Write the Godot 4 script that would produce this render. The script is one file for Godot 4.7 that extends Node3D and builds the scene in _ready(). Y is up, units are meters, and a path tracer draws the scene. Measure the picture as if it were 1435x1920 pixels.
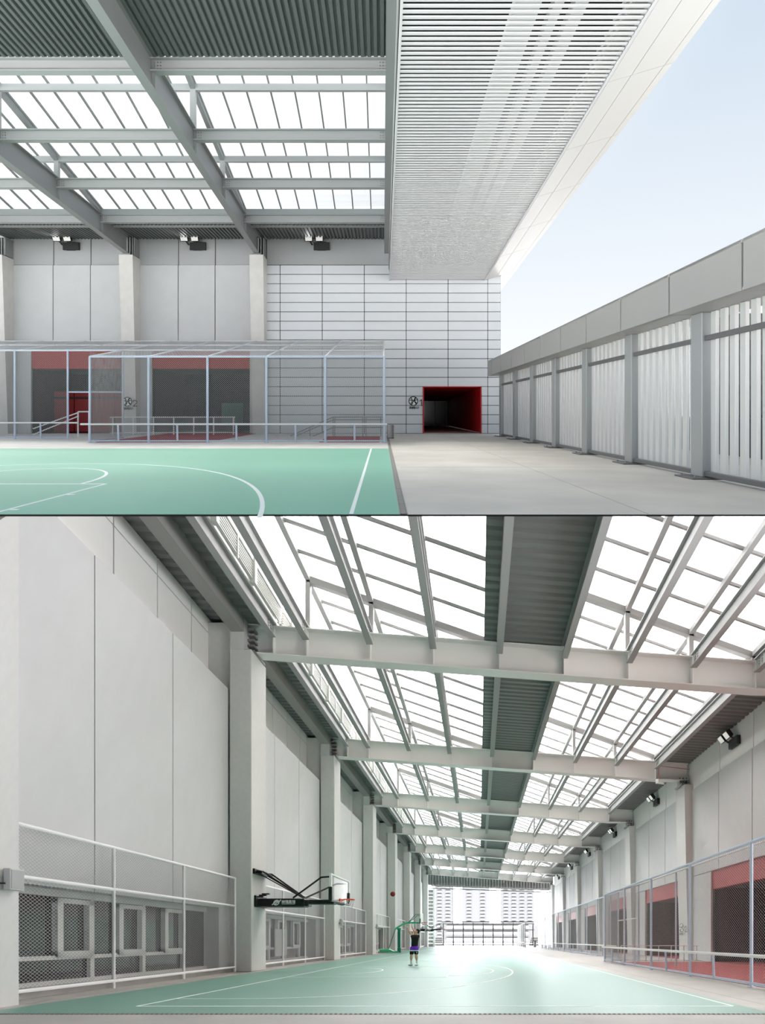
extends Node3D
# Two halls of one sports building, one above the other, seen through one lens whose axis is level.
# The terrace (upper hall) is level. The long hall (lower) is sheared in depth, in place of a second lens shift: its posts and walls are plumb,
# its floor, roof and everything that runs along it fall away from the terrace.
# Every piece is drawn in the hall's own survey coordinates (across, above the floor, along) by a Shape,
# which puts it into the world with the hall's frame.

const EYE := 1.5
var frame := Transform3D()          # frame of the hall being drawn
var unit := 1.0
var names := {}
var mats := {}

class Shape:
	var v := PackedVector3Array()
	var n := PackedVector3Array()
	var f: Transform3D
	func _init(frame_: Transform3D) -> void:
		f = frame_
	func w(p: Vector3) -> Vector3:
		return f * Vector3(p.x, p.y, -p.z)
	func tri(a: Vector3, b: Vector3, c: Vector3, nn: Vector3) -> void:
		# world points; nn is the outward normal; front faces run clockwise
		if (b - a).cross(c - a).dot(nn) > 0.0:
			v.append(a); v.append(c); v.append(b)
		else:
			v.append(a); v.append(b); v.append(c)
		n.append(nn); n.append(nn); n.append(nn)
	func quad_w(a: Vector3, b: Vector3, c: Vector3, d: Vector3, ref: Vector3) -> void:
		var m := (b - a).cross(d - a)
		if m.length_squared() < 1e-16:
			m = (c - b).cross(d - b)
		m = m.normalized()
		if m.dot((a + c) * 0.5 - ref) < 0.0:
			m = -m
		tri(a, b, c, m)
		tri(a, c, d, m)
	func quad(a: Vector3, b: Vector3, c: Vector3, d: Vector3, ref: Vector3) -> void:
		quad_w(w(a), w(b), w(c), w(d), w(ref))
	func hexa(p: Array) -> void:
		# p: 4 points of one end, 4 of the other
		var q: Array[Vector3] = []
		var c := Vector3.ZERO
		for x in p:
			var y := w(x)
			q.append(y)
			c += y / 8.0
		quad_w(q[0], q[1], q[2], q[3], c)
		quad_w(q[4], q[5], q[6], q[7], c)
		for i in 4:
			var j := (i + 1) % 4
			quad_w(q[i], q[j], q[j + 4], q[i + 4], c)
	func box(lo: Vector3, hi: Vector3) -> void:
		hexa([Vector3(lo.x, lo.y, lo.z), Vector3(hi.x, lo.y, lo.z), Vector3(hi.x, hi.y, lo.z), Vector3(lo.x, hi.y, lo.z),
			Vector3(lo.x, lo.y, hi.z), Vector3(hi.x, lo.y, hi.z), Vector3(hi.x, hi.y, hi.z), Vector3(lo.x, hi.y, hi.z)])
	func cbox(lo: Vector3, hi: Vector3, e: float) -> void:
		# box with chamfered edges
		var c := w((lo + hi) * 0.5)
		var s := (hi - lo) * 0.5
		var m := (hi + lo) * 0.5
		e = minf(e, minf(s.x, minf(s.y, s.z)) * 0.8)
		var P := func(ax: int, sg: Array) -> Vector3:
			var r := Vector3(sg[0] * (s.x - (0.0 if ax == 0 else e)), sg[1] * (s.y - (0.0 if ax == 1 else e)), sg[2] * (s.z - (0.0 if ax == 2 else e)))
			return w(m + r)
		for ax in 3:
			var b := (ax + 1) % 3
			var d := (ax + 2) % 3
			for sa in [-1.0, 1.0]:
				var q := []
				for k in [[-1.0, -1.0], [1.0, -1.0], [1.0, 1.0], [-1.0, 1.0]]:
					var sg := [0.0, 0.0, 0.0]
					sg[ax] = sa; sg[b] = k[0]; sg[d] = k[1]
					q.append(P.call(ax, sg))
				quad_w(q[0], q[1], q[2], q[3], c)
				for sb in [-1.0, 1.0]:
					var g := []
					for sd in [-1.0, 1.0]:
						var sg := [0.0, 0.0, 0.0]
						sg[ax] = sa; sg[b] = sb; sg[d] = sd
						g.append(P.call(ax, sg)); g.append(P.call(b, sg))
					quad_w(g[0], g[1], g[3], g[2], c)
		for sx in [-1.0, 1.0]:
			for sy in [-1.0, 1.0]:
				for sz in [-1.0, 1.0]:
					var sg := [sx, sy, sz]
					var a: Vector3 = P.call(0, sg)
					var b: Vector3 = P.call(1, sg)
					var d: Vector3 = P.call(2, sg)
					var m2 := (b - a).cross(d - a).normalized()
					if m2.dot(a - c) < 0.0:
						m2 = -m2
					tri(a, b, d, m2)
	func bar(a: Vector3, b: Vector3, wd: float, ht: float) -> void:
		var dir := (b - a).normalized()
		var up := Vector3.UP
		var side := dir.cross(up)
		if side.length() < 0.1:
			side = Vector3.RIGHT
			up = Vector3.BACK
		side = side.normalized() * wd * 0.5
		up *= ht * 0.5
		hexa([a - side - up, a + side - up, a + side + up, a - side + up, b - side - up, b + side - up, b + side + up, b - side + up])
	func obar(a: Vector3, b: Vector3, side: Vector3, up: Vector3) -> void:
		hexa([a - side - up, a + side - up, a + side + up, a - side + up, b - side - up, b + side - up, b + side + up, b - side + up])
	func ibeam(a: Vector3, b: Vector3, ht: float, wd: float, tf: float, tw: float) -> void:
		# a, b: middle of the top face at both ends
		bar(a - Vector3(0, tf / 2, 0), b - Vector3(0, tf / 2, 0), wd, tf)
		bar(a - Vector3(0, ht - tf / 2, 0), b - Vector3(0, ht - tf / 2, 0), wd, tf)
		bar(a - Vector3(0, ht / 2, 0), b - Vector3(0, ht / 2, 0), tw, ht - 2 * tf)
	func prism(pts: Array, off: Vector3) -> void:
		# a convex outline and its copy moved by off
		var c := Vector3.ZERO
		for p in pts:
			c += w(p) / pts.size()
		var c2 := (c + w(pts[0] + off) - w(pts[0]))
		var mid := (c + c2) * 0.5
		for i in pts.size():
			var j := (i + 1) % pts.size()
			quad_w(w(pts[i]), w(pts[j]), w(pts[j] + off), w(pts[i] + off), mid)
		for i in range(1, pts.size() - 1):
			for q in [Vector3.ZERO, off]:
				var a: Vector3 = w(pts[0] + q)
				var b: Vector3 = w(pts[i] + q)
				var d: Vector3 = w(pts[i + 1] + q)
				var m := (b - a).cross(d - a).normalized()
				if m.dot(a - mid) < 0.0:
					m = -m
				tri(a, b, d, m)
	func ring(c: Vector3, dir: Vector3, r: float, sides: int, r2 := -1.0) -> PackedVector3Array:
		var a := dir.cross(Vector3.UP)
		if a.length() < 0.05:
			a = Vector3.RIGHT
		a = a.normalized()
		var b := a.cross(dir).normalized()
		var out := PackedVector3Array()
		for i in sides:
			var t := TAU * i / sides
			out.append(w(c + a * cos(t) * r + b * sin(t) * (r if r2 < 0 else r2)))
		return out
	func skin(A: PackedVector3Array, ca: Vector3, B: PackedVector3Array, cb: Vector3) -> void:
		var s := A.size()
		for i in s:
			var j := (i + 1) % s
			var na := (A[i] - ca).normalized()
			var nb := (A[j] - ca).normalized()
			var nc := (B[j] - cb).normalized()
			var nd := (B[i] - cb).normalized()
			var m := (na + nb).normalized()
			if (A[j] - A[i]).cross(B[i] - A[i]).dot(m) > 0.0:
				v.append(A[i]); v.append(B[j]); v.append(A[j]); n.append(na); n.append(nc); n.append(nb)
				v.append(A[i]); v.append(B[i]); v.append(B[j]); n.append(na); n.append(nd); n.append(nc)
			else:
				v.append(A[i]); v.append(A[j]); v.append(B[j]); n.append(na); n.append(nb); n.append(nc)
				v.append(A[i]); v.append(B[j]); v.append(B[i]); n.append(na); n.append(nc); n.append(nd)
	func lid(A: PackedVector3Array, c: Vector3, away: Vector3) -> void:
		for i in A.size():
			var j := (i + 1) % A.size()
			var m := (A[i] - c).cross(A[j] - c).normalized()
			if m.dot(c - away) < 0.0:
				m = -m
			tri(c, A[i], A[j], m)
	func tube(pts: Array, r: float, sides := 8) -> void:
		var last: PackedVector3Array
		var lc := Vector3.ZERO
		for i in pts.size():
			var d := Vector3.ZERO
			if i > 0:
				d += (pts[i] - pts[i - 1]).normalized()
			if i < pts.size() - 1:
				d += (pts[i + 1] - pts[i]).normalized()
			var c := w(pts[i])
			var now := ring(pts[i], d.normalized(), r, sides)
			if i > 0:
				skin(last, lc, now, c)
			else:
				lid(now, c, w(pts[1]))
			if i == pts.size() - 1:
				lid(now, c, w(pts[i - 1]))
			last = now
			lc = c
	func lathe(c: Vector3, prof: Array, sides := 16) -> void:
		# prof: [radius, height] upwards
		for k in prof.size() - 1:
			var a := ring(c + Vector3(0, prof[k][1], 0), Vector3.UP, prof[k][0], sides)
			var b := ring(c + Vector3(0, prof[k + 1][1], 0), Vector3.UP, prof[k + 1][0], sides)
			var ca := w(c + Vector3(0, prof[k][1], 0))
			var cb := w(c + Vector3(0, prof[k + 1][1], 0))
			if absf(prof[k][1] - prof[k + 1][1]) < 1e-4:
				for i in sides:
					var j := (i + 1) % sides
					quad_w(a[i], a[j], b[j], b[i], ca - (f.basis.y if prof[k + 1][0] < prof[k][0] else -f.basis.y))
			else:
				skin(a, ca, b, cb)
		var n0: Array = prof[prof.size() - 1]
		lid(ring(c + Vector3(0, n0[1], 0), Vector3.UP, n0[0], sides), w(c + Vector3(0, n0[1], 0)), w(c + Vector3(0, n0[1] - 1.0, 0)))
		lid(ring(c + Vector3(0, prof[0][1], 0), Vector3.UP, prof[0][0], sides), w(c + Vector3(0, prof[0][1], 0)), w(c + Vector3(0, prof[0][1] + 1.0, 0)))
	func wires(o: Vector3, u: Vector3, v_: Vector3, lu: float, lv: float, pu: float, pv: float, r: float) -> void:
		# chain-link: two families of diagonal wires in the parallelogram o + s u + t v
		var nu := lu / pu
		var nv := lv / pv
		for fam in 2:
			var k := 0.5 if fam == 0 else 0.5 - nv
			var stop := nu + nv if fam == 0 else nu
			while k < stop:
				var s0: float
				var s1: float
				if fam == 0:
					s0 = maxf(0.0, k - nv); s1 = minf(nu, k)
				else:
					s0 = maxf(0.0, k); s1 = minf(nu, k + nv)
				if s1 > s0 + 0.05:
					var t0 := (k - s0) if fam == 0 else (s0 - k)
					var t1 := (k - s1) if fam == 0 else (s1 - k)
					thread(o + u * s0 * pu + v_ * t0 * pv, o + u * s1 * pu + v_ * t1 * pv, r)
				k += 1.0
	func thread(a: Vector3, b: Vector3, r: float) -> void:
		var d := (b - a).normalized()
		var A := ring(a, d, r, 3)
		var B := ring(b, d, r, 3)
		skin(A, w(a), B, w(b))
	func strip(pts: Array, wd: float, y0: float, y1: float) -> void:
		# a painted line of width wd along points (x, d) on the floor
		for i in pts.size() - 1:
			var a := Vector3(pts[i].x, y0, pts[i].y)
			var b := Vector3(pts[i + 1].x, y0, pts[i + 1].y)
			var sa := side_at(pts, i) * wd * 0.5
			var sb := side_at(pts, i + 1) * wd * 0.5
			var up := Vector3(0, y1 - y0, 0)
			hexa([a - sa, a + sa, a + sa + up, a - sa + up, b - sb, b + sb, b + sb + up, b - sb + up])
	func side_at(pts: Array, i: int) -> Vector3:
		var d := Vector2.ZERO
		if i > 0:
			d += (pts[i] - pts[i - 1]).normalized()
		if i < pts.size() - 1:
			d += (pts[i + 1] - pts[i]).normalized()
		d = d.normalized()
		return Vector3(-d.y, 0, d.x)
	func strokes(o: Vector3, u: Vector3, v_: Vector3, lines: Array, wd: float, thick: Vector3) -> void:
		# lettering: bars along polylines given in a unit square o + a u + b v
		for l in lines:
			for i in l.size() - 1:
				var a: Vector3 = o + u * l[i][0] + v_ * l[i][1]
				var b: Vector3 = o + u * l[i + 1][0] + v_ * l[i + 1][1]
				var d := (b - a).normalized()
				var s := d.cross(thick.normalized()).normalized() * wd * 0.5
				obar(a - d * wd * 0.4, b + d * wd * 0.4, s, thick * 0.5)
	func deck(a: Vector3, along: Vector3, across: Vector3, pitch: float, depth: float) -> void:
		# profiled steel sheet: ribs run along `along`, repeat over `across`; the ribs hang down by depth
		var L := across.length()
		var dirn := across / L
		var x := 0.0
		var prof := []
		while x < L - 1e-3:
			for q in [[0.0, 0.0], [0.3, 0.0], [0.42, -depth], [0.88, -depth]]:
				prof.append([minf(x + q[0] * pitch, L), q[1]])
			x += pitch
		prof.append([L, 0.0])
		var up := Vector3(0, depth * 0.5 + 3.0, 0)
		for i in prof.size() - 1:
			var p0: Vector3 = a + dirn * prof[i][0] + Vector3(0, prof[i][1], 0)
			var p1: Vector3 = a + dirn * prof[i + 1][0] + Vector3(0, prof[i + 1][1], 0)
			quad(p0, p1, p1 + along, p0 + along, p0 + up)
		hexa([a + Vector3(0, 0.02, 0), a + across + Vector3(0, 0.02, 0), a + across + Vector3(0, 0.1, 0), a + Vector3(0, 0.1, 0),
			a + along + Vector3(0, 0.02, 0), a + across + along + Vector3(0, 0.02, 0), a + across + along + Vector3(0, 0.1, 0), a + along + Vector3(0, 0.1, 0)])

func S() -> Shape:
	return Shape.new(frame)

func V(x: float, y: float, d: float) -> Vector3:
	return Vector3(x, y, d)

func named(called: String, parent: Node) -> String:
	var key := str(parent.get_instance_id()) + called
	var k: int = names.get(key, 0)
	names[key] = k + 1
	return called if k == 0 else "%s_%03d" % [called, k]

func thing(called: String, label: String, category: String, at: Vector3, group := "", kind := "") -> Node3D:
	var o := Node3D.new()
	o.name = named(called, self)
	add_child(o, true)
	o.position = frame * Vector3(at.x, at.y, -at.z)
	o.set_meta("base", o.position)
	o.set_meta("label", label)
	o.set_meta("category", category)
	if group != "":
		o.set_meta("group", group)
	if kind != "":
		o.set_meta("kind", kind)
	return o

func part(called: String, s: Shape, m: Material, parent: Node3D, kind := "", label := "") -> MeshInstance3D:
	var base: Vector3 = parent.get_meta("base")
	var pts := s.v
	for i in pts.size():
		pts[i] = pts[i] - base
	var arr := []
	arr.resize(Mesh.ARRAY_MAX)
	arr[Mesh.ARRAY_VERTEX] = pts
	arr[Mesh.ARRAY_NORMAL] = s.n
	var am := ArrayMesh.new()
	am.add_surface_from_arrays(Mesh.PRIMITIVE_TRIANGLES, arr)
	var mi := MeshInstance3D.new()
	mi.mesh = am
	mi.material_override = null
	am.surface_set_material(0, m)
	mi.name = named(called, parent)
	parent.add_child(mi, true)
	mi.set_meta("base", base)
	if kind != "":
		mi.set_meta("kind", kind)
	if label != "":
		mi.set_meta("label", label)
	return mi

func copy_of(o: Node3D, move: Vector3, label: String) -> Node3D:
	# a further one of a thing, moved within the hall's frame
	var c: Node3D = o.duplicate()
	c.name = named(str(o.name).rstrip("_0123456789"), self)
	add_child(c, true)
	c.position = o.position + frame.basis * Vector3(move.x, move.y, -move.z)
	c.set_meta("label", label)
	return c

func noise_tex(seed_: int, freq: float, lo: Color, hi: Color, octaves := 4) -> NoiseTexture2D:
	var nz := FastNoiseLite.new()
	nz.seed = seed_
	nz.noise_type = FastNoiseLite.TYPE_SIMPLEX_SMOOTH
	nz.frequency = freq
	nz.fractal_octaves = octaves
	var t := NoiseTexture2D.new()
	t.width = 512
	t.height = 512
	t.seamless = true
	t.noise = nz
	var g := Gradient.new()
	g.set_color(0, lo)
	g.set_color(1, hi)
	t.color_ramp = g
	return t

func mat(called: String, c: Color, rough := 0.6, metal := 0.0, spec := 0.5) -> StandardMaterial3D:
	var m := StandardMaterial3D.new()
	m.resource_name = called
	m.albedo_color = c
	m.roughness = rough
	m.metallic = metal
	m.metallic_specular = spec
	mats[called] = m
	return m

func grain(m: StandardMaterial3D, seed_: int, freq: float, spread: float, scale: float, octaves := 4) -> StandardMaterial3D:
	m.albedo_texture = noise_tex(seed_, freq, Color(1 - spread, 1 - spread, 1 - spread), Color(1, 1, 1), octaves)
	m.uv1_triplanar = true
	m.uv1_world_triplanar = true
	m.uv1_scale = Vector3.ONE * scale
	return m

func materials() -> void:
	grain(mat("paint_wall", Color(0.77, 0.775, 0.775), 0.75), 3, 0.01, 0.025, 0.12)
	mat("wall_shade_grey", Color(0.66, 0.665, 0.665), 0.75)  # same wall paint, darkened for the shade under the roof deck
	grain(mat("column_paint", Color(0.82, 0.81, 0.79), 0.8), 5, 0.012, 0.05, 0.2)
	mat("joint", Color(0.16, 0.16, 0.17), 0.9)
	mat("cladding", Color(0.80, 0.81, 0.82), 0.38, 0.15)
	mat("steel_paint", Color(0.54, 0.55, 0.545), 0.45)
	mat("steel_light", Color(0.66, 0.665, 0.66), 0.45)
	mat("deck_dark", Color(0.38, 0.40, 0.395), 0.5)
	grain(mat("terrace_concrete", Color(0.83, 0.80, 0.76), 0.7), 11, 0.008, 0.09, 0.09, 6)
	grain(mat("pale_concrete", Color(0.86, 0.84, 0.815), 0.75), 12, 0.01, 0.08, 0.15, 5)
	mat("court_green", Color(0.46, 0.725, 0.615), 0.42)
	mat("line_white", Color(0.93, 0.95, 0.93), 0.6)
	mat("drain_steel", Color(0.62, 0.60, 0.57), 0.6)
	mat("drain_dark", Color(0.2, 0.2, 0.19), 0.9)
	mat("fence_blue", Color(0.77, 0.81, 0.88), 0.45)
	mat("fence_white", Color(0.90, 0.90, 0.90), 0.45)
	mat("wire", Color(0.66, 0.66, 0.66), 0.5, 0.3)
	mat("wire_white", Color(0.66, 0.66, 0.67), 0.5)
	mat("rail_steel", Color(0.62, 0.62, 0.61), 0.4, 0.3)
	mat("red_paint", Color(0.72, 0.06, 0.09), 0.5)
	mat("red_lintel", Color(0.62, 0.05, 0.045), 0.55)
	mat("red_floor", Color(0.60, 0.045, 0.09), 0.7)
	mat("door_red", Color(0.62, 0.07, 0.10), 0.5)
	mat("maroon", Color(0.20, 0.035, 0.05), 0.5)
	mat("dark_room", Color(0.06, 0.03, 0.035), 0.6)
	var g := mat("dark_glass", Color(0.05, 0.065, 0.065), 0.08)
	g.metallic_specular = 0.6
	mat("black_paint", Color(0.03, 0.03, 0.033), 0.4)
	mat("dark_edge", Color(0.02, 0.02, 0.02), 0.9)
	mat("lamp_body", Color(0.10, 0.10, 0.11), 0.5)
	var l := mat("lamp_face", Color(0.92, 0.92, 0.90), 0.3)
	l.emission_enabled = true  # glow gives the lens its white reflected look
	l.emission = Color(1, 0.99, 0.96)
	l.emission_energy_multiplier = 0.25
	mat("slat_white", Color(0.86, 0.86, 0.865), 0.45)
	mat("soffit_white", Color(0.80, 0.795, 0.785), 0.5)
	mat("plenum", Color(0.10, 0.10, 0.11), 0.9)
	mat("duct_white", Color(0.85, 0.85, 0.85), 0.7)
	mat("coping_grey", Color(0.66, 0.65, 0.635), 0.42, 0.1)
	mat("post_grey", Color(0.66, 0.67, 0.67), 0.4, 0.15)
	mat("slat_grey", Color(0.86, 0.86, 0.85), 0.42, 0.15)
	mat("parapet_dark", Color(0.36, 0.36, 0.37), 0.8)
	mat("tower_pale", Color(0.35, 0.35, 0.355), 0.9)
	mat("tower_band", Color(0.37, 0.37, 0.37), 0.9)
	mat("bin_steel", Color(0.62, 0.62, 0.62), 0.28, 0.85)
	var p := mat("pane", Color(0.98, 1.0, 1.0, 0.05), 0.05)
	p.transparency = BaseMaterial3D.TRANSPARENCY_ALPHA
	var p2 := mat("board_glass", Color(0.97, 1.0, 1.0, 0.10), 0.05)
	p2.metallic_specular = 0.15
	p2.transparency = BaseMaterial3D.TRANSPARENCY_ALPHA
	grain(mat("hall_wall", Color(0.80, 0.80, 0.805), 0.8), 21, 0.009, 0.02, 0.15)
	mat("hall_wall_upper", Color(0.93, 0.925, 0.92), 0.8)
	grain(mat("hall_column", Color(0.83, 0.825, 0.82), 0.8), 22, 0.02, 0.03, 0.3)
	mat("hall_concrete_beam", Color(0.60, 0.595, 0.585), 0.85)
	mat("hall_steel", Color(0.62, 0.62, 0.62), 0.62)
	mat("hall_purlin", Color(0.50, 0.50, 0.495), 0.45)
	mat("hall_deck", Color(0.44, 0.44, 0.44), 0.5)
	grain(mat("hall_floor", Color(0.68, 0.665, 0.65), 0.6), 23, 0.01, 0.1, 0.12, 5)
	mat("hall_green", Color(0.43, 0.60, 0.55), 0.38, 0.0, 0.3)
	mat("rail_dark", Color(0.42, 0.42, 0.42), 0.5)
	mat("hall_steel_lit", Color(0.90, 0.895, 0.89), 0.45)  # same steel paint, made paler to stand in for light on the webs
	mat("end_steel", Color(0.25, 0.25, 0.25), 0.6)
	mat("frame_white", Color(0.86, 0.86, 0.85), 0.5)
	mat("speaker_grey", Color(0.78, 0.78, 0.775), 0.6)
	mat("orange", Color(0.92, 0.30, 0.10), 0.45)
	mat("net_white", Color(0.9, 0.9, 0.9), 0.8)
	mat("hoop_green", Color(0.30, 0.76, 0.55), 0.4)
	mat("hoop_green_dark", Color(0.13, 0.50, 0.42), 0.5)
	mat("ball", Color(0.56, 0.20, 0.20), 0.7)
	mat("skin", Color(0.88, 0.68, 0.58), 0.6)
	mat("hair", Color(0.03, 0.025, 0.03), 0.6)
	mat("shirt_black", Color(0.035, 0.035, 0.045), 0.8)
	mat("shorts_purple", Color(0.46, 0.12, 0.80), 0.7)
	mat("shorts_navy", Color(0.05, 0.05, 0.10), 0.7)
	mat("cloth_white", Color(0.95, 0.95, 0.95), 0.7)
	mat("pink_pipe", Color(0.78, 0.55, 0.55), 0.5)
	mat("vent_grey", Color(0.58, 0.58, 0.575), 0.6)

func _ready() -> void:
	# camera: level axis, lens shifted down
	var cam := Camera3D.new()
	cam.name = "camera"
	cam.projection = Camera3D.PROJECTION_FRUSTUM
	cam.keep_aspect = Camera3D.KEEP_HEIGHT
	cam.near = 0.05
	cam.far = 2000.0
	cam.size = 0.05 * 1920.0 / 1400.0
	cam.frustum_offset = Vector2(0.0, -0.05 * 188.0 / 1400.0)
	cam.position = Vector3(0, EYE, 0)
	add_child(cam)
	cam.current = true
	# sky and sun: a bright hazy day
	var we := WorldEnvironment.new()
	we.name = "sky"
	var env := Environment.new()
	env.background_mode = Environment.BG_SKY
	var sky := Sky.new()
	var sm := ProceduralSkyMaterial.new()
	sm.sky_top_color = Color(0.57, 0.71, 0.83)
	sm.sky_horizon_color = Color(0.985, 0.992, 1.0)
	sm.sky_energy_multiplier = 0.885
	sm.sky_curve = 0.48
	sm.ground_bottom_color = Color(0.985, 0.99, 1.0)
	sm.ground_horizon_color = Color(0.985, 0.99, 1.0)
	sm.ground_energy_multiplier = 2.78
	sm.sun_angle_max = 50.0
	sm.sun_curve = 1.0
	sky.sky_material = sm
	env.sky = sky
	env.tonemap_mode = Environment.TONE_MAPPER_LINEAR
	env.tonemap_exposure = 1.42
	env.sdfgi_enabled = true
	env.ssao_enabled = true
	env.ssil_enabled = true
	we.environment = env
	add_child(we)
	var sun := DirectionalLight3D.new()
	sun.name = "hazy_sun"
	sun.light_energy = 1.2
	sun.light_color = Color(1.0, 0.995, 0.985)
	sun.light_angular_distance = 28.0
	sun.shadow_enabled = true
	add_child(sun)
	sun.look_at_from_position(Vector3(-0.45, 0.95, -0.75), Vector3.ZERO)

	materials()
	# the terrace is level
	frame = Transform3D()
	terrace_shell()
	terrace_roof()
	terrace_soffit()
	terrace_screen()
	terrace_cage()
	terrace_fittings()
	# the long hall: its survey unit is 0.88 m, and it runs down and slightly aside
	unit = 0.88
	frame = Transform3D(Basis(Vector3(unit, 0, 0), Vector3(0, unit, 0), Vector3(-0.12893, 0.70714, 1.0) * unit), Vector3(0, EYE - EYE * unit, 0))
	hall_shell()
	hall_roof()
	hall_left()
	hall_right()
	hall_end()
	hall_hoops()
	hall_player()

# ---------------------------------------------------------------- terrace: floor, walls
func terrace_shell() -> void:
	var o := thing("floor", "pale grey concrete terrace floor running from the dark slab edge to the panelled wall", "floor", V(0, 0, 11), "", "structure")
	var s := S()
	s.hexa([V(-34, -0.024, 10.9), V(16, -0.024, 10.9), V(16, 0, 10.9), V(-34, 0, 10.9), V(-34, -0.35, 14.5), V(16, -0.35, 14.5), V(16, 0, 14.5), V(-34, 0, 14.5)])
	s.box(V(-34, -0.35, 14.5), V(16, 0, 58))
	s.box(V(2.2, -0.35, 58), V(7.4, 0, 79))
	part("slab", s, mats.terrace_concrete, o)
	# slabs added beyond the screen and behind the camera to block light from below; between lies the well over the long hall
	s = S()
	s.box(V(16, -0.35, 10.9), V(160, 0, 110))
	s.box(V(7.4, -0.35, 58), V(16, 0, 110))
	s.box(V(-120, -0.35, 10.9), V(-34, 0, 58))
	s.box(V(-120, -0.35, -150), V(160, 0, 1.2))
	part("slab", s, mats.terrace_concrete, o)
	s = S()
	s.box(V(-34, 0.0, 30.33), V(0.25, 0.006, 51.6))
	part("apron", s, mats.pale_concrete, o)
	# saw-cut joints in the concrete
	for j in [[0.5, 20.2, 7.0, 20.2], [0.5, 29.0, 7.1, 29.0], [0.5, 38.0, 7.1, 38.0], [0.4, 45.5, 7.2, 45.5], [3.9, 10.95, 3.9, 51.5]]:
		s = S()
		s.strip([Vector2(j[0], j[1]), Vector2(j[2], j[3])], 0.012, -0.01, 0.002)
		part("joint", s, mats.drain_steel, o)
	o = thing("trim_1", "black strip along the front edge of the terrace slab", "edge strip", V(0, 0, 10.88), "", "structure")
	s = S()
	s.box(V(-8.2, -0.0225, 10.86), V(8.2, -0.0003, 10.9))
	part("strip", s, mats.dark_edge, o)

	o = thing("floor_court", "mint green sports court surface with white lines on the upper terrace", "court", V(-8, 0, 20), "", "structure")
	s = S()
	s.box(V(-34, 0.0, 10.9), V(0.247, 0.006, 30.33))
	part("surface", s, mats.court_green, o)
	var lw := 0.062
	s = S()
	s.strip([Vector2(-0.457, 10.9), Vector2(-0.457, 30.33)], lw, 0.004, 0.010)
	part("line_marking", s, mats.line_white, o)
	var arc := []
	for k in 61:
		var t := lerpf(0.20, PI - 0.2, k / 60.0)
		arc.append(Vector2(-8.4 + 6.8 * cos(t), 7.8 + 13.65 * sin(t)))
	s = S()
	s.strip(arc, 0.075, 0.004, 0.010)
	part("line_marking", s, mats.line_white, o)
	arc = []
	for k in 41:
		var t := PI * k / 40.0
		arc.append(Vector2(-8.3 + 2.05 * cos(t), 15.46 + 4.25 * sin(t)))
	s = S()
	s.strip(arc, 0.075, 0.004, 0.010)
	part("line_marking", s, mats.line_white, o)
	s = S()
	s.strip([Vector2(-5.70, 15.44), Vector2(-11.0, 15.44)], 0.11, 0.004, 0.010)
	part("line_marking", s, mats.line_white, o)
	for x in [-5.72, -10.9]:
		s = S()
		s.strip([Vector2(x, 10.9), Vector2(x, 15.46)], 0.06, 0.004, 0.010)
		part("line_marking", s, mats.line_white, o)
	for d in [13.46, 11.4]:
		s = S()
		s.strip([Vector2(-5.7, d), Vector2(-5.56, d)], 0.11, 0.004, 0.010)
		part("line_marking", s, mats.line_white, o)

	o = thing("trench_drain", "narrow trench drain with steel gratings along the green court edge", "drain", V(0.3, 0, 25))
	s = S()
	s.box(V(0.247, -0.0, 10.9), V(0.262, 0.008, 46))
	s.box(V(0.355, -0.0, 10.9), V(0.372, 0.008, 46))
	part("frame", s, mats.drain_steel, o)
	s = S()
	s.box(V(0.262, -0.002, 10.9), V(0.355, 0.002, 46))
	part("channel", s, mats.drain_dark, o)
	var d0 := 10.95
	while d0 < 45:
		s = S()
		for k in 9:
			s.box(V(0.264, 0.002, d0 + k * 0.13), V(0.353, 0.007, d0 + k * 0.13 + 0.085))
		s.box(V(0.264, 0.002, d0), V(0.274, 0.007, d0 + 1.13))
		s.box(V(0.343, 0.002, d0), V(0.353, 0.007, d0 + 1.13))
		part("grate", s, mats.drain_steel, o)
		d0 += 1.18

	# rear wall behind the cage: smooth painted panels with joints, red-lined recesses below
	var D := 51.6
	o = thing("wall_rear", "light grey painted rear wall in tall panels above two red-headed recesses", "wall", V(-17, 0, 52), "", "structure")
	s = S()
	s.box(V(-34, 5.75, 51.76), V(-8.05, 14.2, 52.4))
	s.box(V(-34, 0, 51.76), V(-24.3, 5.75, 52.4))
	s.box(V(-18.05, 0, 51.76), V(-15.95, 5.75, 52.4))
	s.box(V(-9.18, 0, 51.76), V(-8.05, 5.75, 52.4))
	part("backing", s, mats.joint, o)
	var seams := [-34.0, -31.5, -28.9, -25.9, -22.78, -20.2, -16.95, -14.13, -11.58, -8.07]
	for i in seams.size() - 1:
		var x0: float = seams[i] + 0.022
		var x1: float = seams[i + 1] - 0.022
		s = S()
		s.cbox(V(x0, 5.72, D), V(x1, 11.64, 51.9), 0.02)
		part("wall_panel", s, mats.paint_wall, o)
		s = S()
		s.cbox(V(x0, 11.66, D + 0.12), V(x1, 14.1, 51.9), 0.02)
		part("wall_panel", s, mats.wall_shade_grey, o)
	for q in [[-26.0, -24.3], [-18.05, -15.95], [-9.18, -8.07]]:
		s = S()
		s.cbox(V(q[0], 0, D), V(q[1], 5.69, 51.9), 0.02)
		part("wall_panel", s, mats.paint_wall, o)
	# the strip of upper wall that runs on above the metal cladding
	s = S()
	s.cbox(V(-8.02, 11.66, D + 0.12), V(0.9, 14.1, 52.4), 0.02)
	part("wall_panel", s, mats.wall_shade_grey, o)
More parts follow.
